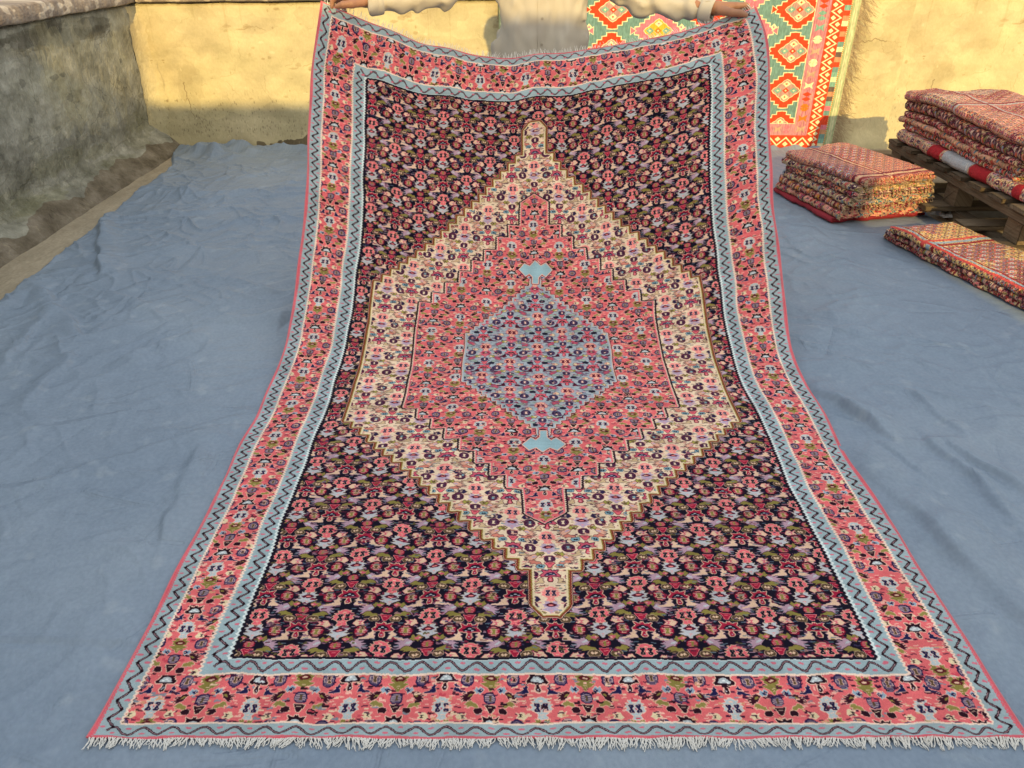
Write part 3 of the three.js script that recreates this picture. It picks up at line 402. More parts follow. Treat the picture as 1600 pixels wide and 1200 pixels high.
// the pattern of the big flat-woven rug, bottom edge at y = 0
function rugCanvas() {
  const N = 2048, W = 1910, L = 3220, hx = W / 2, c = document.createElement('canvas'); c.width = c.height = N;
  const q = c.getContext('2d'), R = prng(77); q.setTransform(N / W, 0, 0, -N / L, N / 2, N); q.lineJoin = 'round';
  const clip = (draw, body) => { q.save(); q.beginPath(); draw(); q.clip(); body(); q.restore(); };
  const path = (p) => p.forEach(([x, y], i) => (i ? q.lineTo(x, y) : q.moveTo(x, y)));
  const bx = [3, 52, 170, 224], by = [4, 46, 158, 198];                  // selvedge, outer guard, main border, inner guard: side and end widths
  q.fillStyle = '#d9606c'; q.fillRect(-hx, 0, W, L);
  q.fillStyle = '#9aacb0'; q.fillRect(-hx + bx[0], by[0], W - 2 * bx[0], L - 2 * by[0]);
  // main border: the lattice in pink, set so that a column of medallions runs down each side and along each end
  const px = WAYS.pink;
  clip(() => q.rect(-hx + bx[1], by[1], W - 2 * bx[1], L - 2 * by[1]), () => {
    const side = (x0, x1, cx, s0, ds) => clip(() => q.rect(x0, by[1], x1 - x0, L - 2 * by[1]), () => { q.fillStyle = px.bg; q.fillRect(x0, 0, x1 - x0, L); for (let k = -1; k < 18; k++) { for (const f of [-1, 1]) drawCell(q, px, cx + f * LX / 2, s0 + (k + 0.5) * ds, R); } for (let k = -1; k < 18; k++) drawCell(q, px, cx, s0 + k * ds, R); });
    side(-hx + bx[1], -hx + bx[2], -857, 81, 201.3); side(hx - bx[2], hx - bx[1], 853, 209, 216.5);
    for (const [y0, y1, yc] of [[by[1], by[2], 81], [L - by[2], L - by[1], L - 118]]) clip(() => q.rect(-hx + bx[1], y0, W - 2 * bx[1], y1 - y0), () => drawLattice(q, px, -hx, hx, y0, y1, -38, yc, R));
  });
  q.fillStyle = '#9bb0b5'; q.fillRect(-hx + bx[2], by[2], W - 2 * bx[2], L - 2 * by[2]);
  // the field and its three nested stepped medallions
  const fx = hx - bx[3], f0 = by[3], mid = L / 2;
  clip(() => q.rect(-fx, f0, 2 * fx, L - 2 * f0), () => drawLattice(q, WAYS.dark, -fx, fx, f0, L - f0, 12, 217, R));
  const stepped = (w, s0, w1, s1, n) => { const half = []; for (let i = 0; i < n; i++) { const xa = mix(w1, w, i / n), xb = mix(w1, w, (i + 1) / n), ya = mix(s1, s0, i / n), yb = mix(s1, s0, (i + 1) / n); half.push([xa, ya], [xa, yb], [xb, yb]); } return half; };   // from the narrow end out
  const ring = (half, tip) => { const low = [...tip, ...half], up = low.slice().reverse().map(([x, y]) => [x, 2 * mid - y]), right = [...low, ...up]; return [...right, ...right.slice().reverse().map(([x, y]) => [-x, y])]; };
  const creamRing = ring(stepped(655, 1175, 46, 440, 19), [[20, 322], [46, 356]]), pinkRing = ring(stepped(468, 1263, 58, 752, 8), [[0, 662], [58, 702]]), blueRing = ring(stepped(275, 1443, 18, 1120, 14), [[18, 1100]]);
  const serrate = (p, amp, per) => { const out = []; for (let i = 0; i < p.length; i++) { const a = p[i], b = p[(i + 1) % p.length]; out.push(a); const dx = b[0] - a[0], dy = b[1] - a[1]; if (Math.abs(dx) < 1 && Math.abs(dy) > per) { const n = Math.round(Math.abs(dy) / per); for (let k = 0; k < n * 2; k++) out.push([a[0] + (k % 2 ? amp : -amp), a[1] + dy * (k + 0.5) / (n * 2)]); } } return out; };
  const band = (p, list) => { for (const [w, col, amp] of list) { q.lineWidth = w; q.strokeStyle = col; q.beginPath(); path(serrate(p, amp ?? 2, 9)); q.closePath(); q.stroke(); } };
  band(creamRing, [[21, '#1d1424'], [18, C.sand], [14, '#7d3328', 2.6], [6, '#8f7a38']]);
  clip(() => path(creamRing), () => { drawLattice(q, WAYS.cream, -700, 700, 200, 3020, 3, 395, R); band(creamRing, [[9, '#e0cda4', 2]]); });
  band(pinkRing, [[14, '#1f1320', 4], [5, '#f0cfb4', 3]]);
  clip(() => path(pinkRing), () => { drawLattice(q, px, -500, 500, 600, 2620, 0, 740, R); band(pinkRing, [[7, '#e9707a', 2]]); });
  band(blueRing, [[17, '#57182a', 1.5], [12, '#efb9a0', 1.5], [8, '#a6b3ba', 1]]);
  clip(() => path(blueRing), () => { drawLattice(q, WAYS.blue, -300, 300, 1000, 2220, 0, 1480, R); band(blueRing, [[5, '#a6b3ba', 1]]); });
  for (const f of [1, -1]) {                                              // the plain blue anchor at either point of the centre
    const A = [[11, 1122], [11, 1086], [26, 1066], [42, 1080], [69, 1042], [46, 1010], [23, 1026], [0, 998]], P = both(A).map(([x, y]) => [x, f > 0 ? y : 2 * mid - y]);
    inkShape(q, P, '#98b8c0', '#641a2c', 6); inkShape(q, P, '#98b8c0', '#eeb9a4', 3.5);
  }
  // guards: double wavy line and pink flecks
  const wavy = (n, f) => { for (const [w, col] of [[5.6, '#1c0a12'], [1.9, '#a8848a']]) { q.lineWidth = w; q.strokeStyle = col; q.beginPath(); for (let i = 0; i <= n; i++) { const [x, y] = f(i / n); i ? q.lineTo(x, y) : q.moveTo(x, y); } q.stroke(); } };
  const flecks = (pts) => { q.fillStyle = '#cf6b7c'; for (const [x, y] of pts) { q.beginPath(); q.ellipse(x, y, 5.5 + R() * 2, 2.4 + R(), 0, 0, 7); q.fill(); } };
  const guard = (xa, ya, amp, ampE) => {
    const nE = Math.round(2 * xa / 62), nS = Math.round((L - 2 * ya) / 43), sharp = (t) => 2 / Math.PI * Math.asin(0.97 * Math.sin(t));
    for (const y of [ya, L - ya]) { wavy(900, (t) => [mix(-xa, xa, t), y + ampE * Math.sin(t * nE * 2 * Math.PI + (y > mid ? 2 : 0))]); flecks(Array.from({ length: nE * 2 }, (_, i) => [mix(-xa, xa, (i + 0.5) / (nE * 2)) , y + (i % 2 ? 1 : -1) * ampE * 0.75])); }
    for (const x of [-xa, xa]) { wavy(2400, (t) => [x + amp * sharp(t * nS * 2 * Math.PI), mix(ya, L - ya, t)]); flecks(Array.from({ length: nS * 2 }, (_, i) => [x + (i % 2 ? 1 : -1) * amp * 1.05, mix(ya, L - ya, (i + 0.5) / (nS * 2))])); q.fillStyle = '#1c0a12'; for (let i = 0; i < nS * 2; i++) { const f = i % 2 ? -1 : 1, y = mix(ya, L - ya, (i + 0.5) / (nS * 2)); q.beginPath(); q.moveTo(x + f * (amp + 3), y); q.lineTo(x + f * (amp - 6), y + 5); q.lineTo(x + f * (amp - 6), y - 5); q.fill(); } }
  };
  guard(hx - 28, 25, 12, 10.5); guard(hx - 197, 178, 12.5, 10.5);
  // cream saw-tooth lines between the bands, a pink one along the selvedge
  const saw = (x, y, amp, col, lw, per = 9) => { q.lineWidth = lw; q.strokeStyle = col; q.beginPath(); for (const s of [-1, 1]) for (let yy = y, k = 0; yy <= L - y; yy += per / 2, k++) q[k ? 'lineTo' : 'moveTo'](s * (x + (k % 2 ? amp : -amp)), yy); for (const yy of [y, L - y]) { q.moveTo(-x, yy); q.lineTo(x, yy); } q.stroke(); };
  saw(hx - bx[1], by[1], 2.5, '#f0d3be', 4.5, 10); saw(hx - bx[2], by[2], 3, '#f0d3be', 4.5, 11); saw(hx - bx[3] + 3, by[3] - 2, 3.5, '#d9e2df', 5, 13); saw(hx - bx[3] - 5, by[3], 3.5, '#171220', 6, 13); saw(hx - bx[0] - 2, by[0] + 2, 1.6, '#d9606c', 3, 8);
  // weaving: weft steps, small sideways slips from pick to pick, drifting dye lots, uneven wool
  const src = q.getImageData(0, 0, N, N), d = src.data, out = new Uint8ClampedArray(d.length), jit = new Float32Array(4096); for (let i = 0; i < 4096; i++) jit[i] = R() - 0.5;
  const abr = new Float32Array(N); for (let j = 0; j < N; j++) abr[j] = 1 + 0.035 * n2(j * 0.012, 4) + 0.02 * n2(j * 0.09, 9);
  for (let j = 0; j < N; j++) {
    const drift = 5 * n2(j * 0.006, 31);
    for (let i = 0; i < N; i++) {
      const pick = j, sl = 1.9 * jit[(pick * 131 + (i >> 4) * 17) & 4095] + drift * 0.5 + 4 * n2(i * 0.004, j * 0.005), wob = 2.4 * n2(i * 0.006 + 40, j * 0.004);
      const si = clamp(Math.round(i + sl), 0, N - 1), sj = clamp(Math.round(j + wob + 1.2 * jit[(i >> 3) * 29 & 4095]), 0, N - 1), k = 4 * (j * N + i), m = 4 * (sj * N + si);
      const g = abr[j] * (1 + 0.13 * jit[(i * 7 + pick * 389) & 4095] + 0.05 * n2(i * 0.011, j * 0.011 + 60));
      out[k] = d[m] * g; out[k + 1] = d[m + 1] * g; out[k + 2] = d[m + 2] * g; out[k + 3] = 255;
    }
  }
  src.data.set(out); q.setTransform(1, 0, 0, 1, 0, 0); q.putImageData(src, 0, 0);
  return c;
}
const weaveBump = computed(256, 256, (u, v) => 0.5 + 0.3 * Math.sin(u * Math.PI * 2 * 32) * Math.sin(v * Math.PI * 2 * 48) + 0.25 * tn(u, v, 30, 3), { grey: true });
const cotton = flat(0.74, 0.73, 0.69, 0.95);
{
  const t = thing('flatwoven_rug', 'large pink and navy flat-woven rug with stepped medallion, held up by a man', 'rug', V(RUG_X, 0, 2.2));
  const off = t.position, P = (u, s) => rugPoint(u, s).sub(off), mat = new THREE.MeshPhysicalMaterial({ map: canvasTexture(rugCanvas()), roughness: 0.95, specularIntensity: 0.25 });
  part('carpet', slab(150, 280, (a, b) => P(a * 2 - 1, b * RUG_L), null, 0.004), mat, t);
  const R = prng(5), cordMat = flat(0.62, 0.17, 0.19, 0.95);
  for (const u of [-1, 1]) { const p = []; for (let i = 0; i <= 260; i++) { const q = P(u, i / 260 * RUG_L); q.x += u * 0.001; q.y -= 0.001; p.push(q); } part('selvedge_cord', strands([{ p, r: 0.0023, taper: 1 }], 6), cordMat, t, 'coral red corded side edge'); }
  const low = [], high = [];
  for (let i = 0; i < 900; i++) {                                         // near fringe lying on the cloth, in small knots
    const u = -0.997 + 1.994 * (i + R()) / 900, kn = Math.floor(i / 6), l = 0.015 + 0.009 * R() + 0.008 * n2(kn * 0.4, 2), skew = 0.010 * n2(u * 14, 1) + 0.014 * (prng(kn * 7 + 1)() - 0.5) - 0.006 * (((i % 6) + 0.5) / 6 - 0.5) + 0.006 * (R() - 0.5);
    if (R() < 0.06) continue;
    const a = P(u, 0.002); a.y -= 0.001; const p = [a]; for (let k = 1; k <= 4; k++) { const f = k / 4, b = a.clone(); b.x += skew * f + 0.003 * Math.sin(f * 4 + i * 1.7); b.z += l * f; b.y = mix(a.y, 0.0085 + 0.003 * R() + 0.002, Math.min(1, f * 1.6)); p.push(b); } low.push({ p, r: 0.0012 + 0.0005 * R(), taper: 0.6 });
  }
  for (let i = 0; i < 380; i++) {
    const u = -0.99 + 1.98 * (i + R()) / 380, a = P(u, RUG_L - 0.002), b0 = P(u, RUG_L - 0.06), d = a.clone().sub(b0).normalize(), l = 0.022 + 0.022 * R(), side = (R() - 0.5) * 0.02 + 0.01 * n2(u * 9, 5), fall = (R() - 0.35) * 0.014; if (R() < 0.1) continue;
    const p = [a]; for (let k = 1; k <= 3; k++) { const f = k / 3; p.push(a.clone().addScaledVector(d, l * f * (1 - 0.15 * f)).add(new THREE.Vector3(side * f, -0.006 * f * f, -fall * f * f))); } high.push({ p, r: 0.0012, taper: 0.5 });
  }
  for (const [n, l] of [['near_fringe', low], ['top_fringe', high]]) part(n, strands(l), cotton, t, n === 'near_fringe' ? 'row of short white cotton tassels' : 'thin pale warp ends along the top').userData.kind = 'stuff';
}

// ---------------------------------------------------------------- the kilim hung over the back wall
function kilimCanvas(W, H) {
  const c = document.createElement('canvas'), k = 0.72; c.width = Math.round(W * k); c.height = Math.round(H * k);
  const q = c.getContext('2d'), R = prng(21); q.setTransform(k, 0, 0, -k, 0, c.height);
  const red = '#e2461f', orange = '#f07a22', cream = '#f1e3b4', teal = '#6f958f', green = '#7fae9c', pink = '#d8798a', mauve = '#c58a92', yellow = '#d9b43a', dark = '#6b5a52';
  const rect = (x, y, w, h, f) => { q.fillStyle = f; q.fillRect(x, y, w, h); };
  const dia = (x, y, w, h, f) => inkShape(q, [[x - w, y], [x, y + h], [x + w, y], [x, y - h]], f);
  const tooth = (x, y, w, h, n, e) => { const p = []; for (let s = 0; s < 4; s++) for (let i = 0; i < n; i++) { const t0 = i / n, t1 = (i + 0.5) / n, A = (t, o) => { const a = s % 2 ? 1 - t : t, b = 1 - a, sx = s < 2 ? 1 : -1, sy = s === 0 || s === 3 ? 1 : -1; return [x + sx * (w * (s % 2 ? 1 - t : t) + 0) * 1 + sx * o, y + sy * h * (s % 2 ? t : 1 - t) * 1 + sy * o * 0.6]; }; p.push(A(t0, 0), A(t1, e)); } return p; };
  rect(0, 0, W, H, teal);
  const big = (x, y, a, b, in1) => {
    inkShape(q, tooth(x, y, 165, 122, 5, 16), a, cream, 7); inkShape(q, tooth(x, y, 100, 76, 3, 4), b, cream, 5);
    for (const [dx, dy] of [[0, 46], [0, -46], [58, 0], [-58, 0]]) { dia(x + dx, y + dy, 30, 22, dx ? green : cream); dia(x + dx, y + dy, 9, 7, dx ? cream : a); }
    dia(x, y, 26, 20, in1); dia(x, y, 9, 8, cream); for (const s of [-1, 1]) inkShape(q, [[x + s * 160, y], [x + s * 196, y + 22], [x + s * 196, y - 22]], a, cream, 4);
  };
  for (let i = 0; i < 7; i++) for (let j = -1; j < 6; j++) { const x = W - 420 - i * 330, y = 143 + j * 271 + (i % 2 ? 135 : 0); i % 2 ? big(x, y, pink, yellow, orange) : big(x, y, red, '#b9938a', red); }
  for (let i = 0; i < 7; i++) for (let j = -1; j < 6; j++) { const x = W - 255 - i * 330, y = 30 + j * 271 + (i % 2 ? 0 : 135); dia(x, y, 24, 24, cream); dia(x, y, 8, 9, pink); }
  const motif = (x, y, r, cols) => { const f = cols[Math.floor(R() * cols.length)], s = Math.floor(R() * 3); if (s === 0) { for (const e of [-1, 1]) inkShape(q, [[x - r, y + e * 4], [x - r * 0.4, y + e * 26], [x + r * 0.4, y + e * 26], [x + r, y + e * 4], [x + r * 0.3, y], [x - r * 0.3, y]], f); } else if (s === 1) { dia(x, y + 17, r, 17, f); dia(x, y - 17, r, 17, f); } else inkShape(q, [[x - r, y + 26], [x - 6, y + 8], [x + r, y + 26], [x + r * 0.7, y], [x + r, y - 26], [x + 6, y - 8], [x - r, y - 26], [x - r * 0.7, y]], f); };
  for (const [xa, sgn] of [[W - 205, 1], [0, -1]]) {                       // the end bands, upright as it hangs
    const b = (o, w) => (sgn > 0 ? xa + o : 205 - o - w);
    const M0 = sgn > 0 ? xa - 105 : 205; rect(M0, 0, 105, H, '#c9848f'); for (let i = 0; i < 90; i++) rect(M0 + R() * 100, R() * H, 5, 40 + R() * 120, R() < 0.5 ? '#b56f7e' : '#dba08f'); rect(sgn > 0 ? M0 - 5 : M0 + 105, 0, 5, H, cream);
    for (let y = 60; y < H; y += 78) motif(M0 + 52, y, 34, [orange, cream, green, red, pink, '#c9a58a']);
    rect(b(0, 95), 0, 95, H, red); q.strokeStyle = cream; q.lineWidth = 9; q.beginPath(); for (let i = 0, y = -20; y < H + 60; y += 42, i++) q[i ? 'lineTo' : 'moveTo'](b(i % 2 ? 12 : 82, 0), y); q.stroke(); for (let i = 0, y = -20; y < H + 60; y += 42, i++) dia(b(i % 2 ? 66 : 28, 0), y, 19, 17, cream);
    for (let y = 0; y < H; y += 34) rect(b(95, 45), y, 45, 34, [pink, red, yellow, green, '#c9906a', dark, red, cream, teal][Math.floor(R() * 9)]);
    for (let y = 0; y < H; y += 7) rect(b(140, 8), y, 8, 7, (y / 7) % 2 ? '#e87d2c' : '#b7c79a'); for (let x = 0; x < 57; x += 3) rect(b(148 + x, 3), 0, 3, H, ['#b9c293', '#9aa874', '#d2d0a6'][Math.floor(R() * 3)]);
  }
  for (const y0 of [0, H - 92]) { rect(150, y0, W - 300, 92, red); q.strokeStyle = cream; q.lineWidth = 10; q.beginPath(); for (let i = 0, x = 150; x < W - 150; x += 62, i++) q[i ? 'lineTo' : 'moveTo'](x, y0 + (i % 2 ? 74 : 16)); q.stroke(); for (let i = 0, x = 150; x < W - 150; x += 62, i++) dia(x, y0 + (i % 2 ? 26 : 62), 22, 19, cream); }
  rect(310, 92, W - 620, 84, mauve); for (let x = 340, i = 0; x < W - 320; x += 66, i++) motif(x, 134, 26, [cream, red, green, pink, '#c9a58a']); rect(310, 176, W - 620, 4, cream);
  const im = q.getImageData(0, 0, c.width, c.height), d = im.data;
  for (let y = 0; y < c.height; y++) for (let x = 0; x < c.width; x++) { const m = 4 * (y * c.width + x), g = 1 + 0.13 * n2(x * 0.45, y * 0.03) + 0.08 * n2(x * 0.07, y * 0.012) + 0.05 * (R() - 0.5); for (let i = 0; i < 3; i++) d[m + i] = clamp(d[m + i] * g * 0.93, 0, 255); }
  q.setTransform(1, 0, 0, 1, 0, 0); q.putImageData(im, 0, 0); return c;
}
{
  const X0 = -0.09, X1 = 2.46, W = X1 - X0, L = 1.36, t = thing('hanging_kilim', 'teal and orange-red kilim with toothed diamonds hung over the back wall', 'kilim', V((X0 + X1) / 2, 0, BACK));
  const pt = (a, s) => {                                                  // s metres from the lower edge
    const x = mix(X0, X1, a) - 0.012 * (1 - s / L), w = 0.007 * Math.sin(x * 8.3 + 1) + 0.005 * fbm(x * 3, s * 2, 2);
    let h = 0.014 + s, z = BACK - 0.076 + 0.004 - w * (1 - smooth(0.9, 1.05, s));
    if (s > 1.138) { const e = s - 1.138, r = Math.min(e, 0.03); h = 0.014 + 1.138 + Math.sin(r / 0.03 * 1.57) * 0.012; z = BACK - 0.07 + (1 - Math.cos(r / 0.03 * 1.57)) * 0.012 + Math.max(0, e - 0.02); }
    return V(x, h, z).sub(t.position);
  };
  part('weave', slab(140, 80, (a, b) => pt(a, b * L), null, 0.005), new THREE.MeshStandardMaterial({ map: canvasTexture(kilimCanvas(2550, 1360)), bumpMap: weaveBump, bumpScale: 0.002, roughness: 0.96 }), t);
  const R = prng(9), l = [];
  for (let i = 0; i < 340; i++) {
    const tuft = Math.floor(i / 6), T = prng(tuft * 13 + 3), s = clamp((tuft + 0.5 + (R() - 0.5) * 0.8) / 58 * 1.1, 0.03, 1.08), p = [pt(1, s)], len = 0.07 + 0.07 * T() + 0.03 * R(), dir = -0.5 - 0.9 * T() + (R() - 0.5) * 0.8, curl = (R() - 0.5) * 2.6, a0 = p[0];
    let a = dir * 0.3, x = a0.x, y = a0.y; for (let k = 1; k <= 6; k++) { a += (dir - a) * 0.4 + curl * 0.12; x += Math.cos(a) * len / 6; y += Math.sin(a) * len / 6; p.push(new THREE.Vector3(x, Math.max(y, 0.03), a0.z + 0.004 + 0.01 * R())); } l.push({ p, r: 0.0017, taper: 0.5 });
  }
  part('side_fringe', strands(l, 3), flat(0.40, 0.30, 0.18, 0.95), t, 'tangled brownish warp ends').userData.kind = 'stuff';
}

// ---------------------------------------------------------------- folded rugs in three piles, wooden pallets
const pileMats = PILE.map((w, n) => {
  const N = 640, c = document.createElement('canvas'); c.width = c.height = N; const q = c.getContext('2d'), R = prng(300 + n), S = 2 * LX;   // two lattice repeats a side
  q.setTransform(N / S, 0, 0, -N / (2 * LY), 0, N); drawLattice(q, w, 0, S, 0, 2 * LY, 0, 0, R);
  const bands = [['#7d1f2b', '#c9b08c', '#2a1a2c'], ['#a32f3a', '#8d9aa6', '#4a2230'], ['#d8c6a0', '#3b1a24', '#8f8f6a'], ['#8a8f9c', '#5b1c28', '#c99a84'], ['#b98a7a', '#2a2038', '#ad2f3a'], ['#8a2a2c', '#e0b890', '#6a2030'], ['#8a1f26', '#8fa0ac', '#c94a44']][n];
  bands.forEach((col, i) => { q.fillStyle = col; for (let k = 0; k < 14; k++) { const a = R() * S, b = R() * 2 * LY; q.fillRect(a, b, 14 + 40 * R(), 5 + 9 * R()); } });
  const im = q.getImageData(0, 0, N, N), d = im.data, o = new Uint8ClampedArray(d);
  for (let y = 0; y < N; y++) for (let x = 0; x < N; x++) { const sx = (x + Math.round(2.2 * (R() - 0.5)) + N) % N, sy = (y + Math.round(2.2 * (R() - 0.5)) + N) % N, m = 4 * (sy * N + sx), k = 4 * (y * N + x), g = 0.8 + 0.4 * R(); for (let i = 0; i < 3; i++) o[k + i] = clamp(d[m + i] * g, 0, 255); }
  d.set(o); q.setTransform(1, 0, 0, 1, 0, 0); q.putImageData(im, 0, 0);
  return { map: canvasTexture(c, true) };
});
// larger designs for the rugs whose upper side shows: stepped fields in several colourways inside striped borders
const bigMats = [[5, 4, 2, ['#8a2a2c', '#d9b48c', '#6a2030']], [6, 2, 3, ['#8a1f26', '#8fa3b2', '#c94a44']], [4, 0, 1, ['#b46a60', '#a9a4a0', '#7a2028']], [1, 1, 4, ['#a51e28', '#a9aeb2', '#a51e28']]].map(([a, b, d, st], n) => {
  const N = 896, S = 1300, c = document.createElement('canvas'), R = prng(500 + n); c.width = c.height = N; const q = c.getContext('2d'), z = 0.5;
  const field = (w) => { q.save(); q.setTransform(N / S * z, 0, 0, -N / S * z, 0, N); drawLattice(q, w, 0, S / z, 0, S / z, 40, 60, R); q.restore(); };
  const clipTo = (pts, w) => { q.save(); q.beginPath(); pts.forEach(([x, y]) => q.lineTo(x * N, y * N)); q.clip(); field(w); q.restore(); };
  field(PILE[a]);
  if (n < 3) { for (const [cx, cy, r, w] of [[0.2, 0.5, 0.34, PILE[b]], [0.2, 0.5, 0.2, PILE[d]], [0.2, 0.05, 0.2, PILE[b]], [0.55, 0.75, 0.2, PILE[d]], [0.8, 0.3, 0.3, PILE[b]]]) { const p = []; for (let k = 0; k < 4; k++) for (let i = 0; i < 8; i++) { const t = i / 8, u = (i + 1) / 8, sx = [1, -1, -1, 1][k], sy = [1, 1, -1, -1][k], e = k % 2 ? [[1 - (1 - t), 1 - t], [t, 1 - u]] : [[1 - t, t], [1 - t, u]]; for (const [ax, ay] of e) p.push([cx + sx * r * ax, cy + sy * r * ay]); } clipTo(p, w); }
    st.forEach((col, i) => { q.fillStyle = col; q.fillRect(0, N * (0.965 - i * 0.028), N, N * 0.018); q.fillRect(N * (0.30 + i * 0.018), 0, N * 0.01, N); });
  } else for (const [y0, y1, col] of [[0.30, 0.40, st[0]], [0.41, 0.60, st[1]], [0.61, 0.72, st[2]], [0.88, 0.93, st[0]]]) { q.fillStyle = col; q.beginPath(); for (let i = 0; i <= 40; i++) q.lineTo(i / 40 * N, N * (y0 + 0.012 * n2(i * 0.4, y0 * 9))); for (let i = 40; i >= 0; i--) q.lineTo(i / 40 * N, N * (y1 + 0.012 * n2(i * 0.4, y1 * 9))); q.fill(); if (col === st[1]) { q.strokeStyle = '#d8d4c8'; q.lineWidth = 3; for (let k = 0; k < 60; k++) { q.beginPath(); const x = R() * N, y = N * (y0 + R() * (y1 - y0)); q.moveTo(x, y); q.lineTo(x + 16, y + 12); q.lineTo(x + 26, y - 2); q.stroke(); } } }
  const im = q.getImageData(0, 0, N, N), o = im.data; for (let k = 0; k < o.length; k += 4) { const g = 0.84 + 0.32 * R(); o[k] = clamp(o[k] * g, 0, 255); o[k + 1] = clamp(o[k + 1] * g, 0, 255); o[k + 2] = clamp(o[k + 2] * g, 0, 255); } q.setTransform(1, 0, 0, 1, 0, 0); q.putImageData(im, 0, 0);
  return { map: canvasTexture(c, true) };
});
const pileBump = computed(512, 512, (u, v) => 0.5 + 0.35 * tn(u, v, 60, 3) + 0.3 * tn(u, v, 150, 6), { grey: true });
const rugMats = [0, 1, 2, 3, 4, 5, 6].map((i) => new THREE.MeshStandardMaterial({ map: pileMats[i].map, bumpMap: pileBump, bumpScale: 0.006, roughness: 1 }));
const bigRug = bigMats.map(({ map }) => new THREE.MeshStandardMaterial({ map, bumpMap: pileBump, bumpScale: 0.006, roughness: 1 }));
const redMat = new THREE.MeshStandardMaterial({ color: lin(0.30, 0.02, 0.035), bumpMap: pileBump, bumpScale: 0.003, roughness: 0.9 });
const fringeMat = flat(0.60, 0.47, 0.30, 1), pileNoise = (x, z, k) => n2(x * 1.9 + k, z * 1.9 - k);
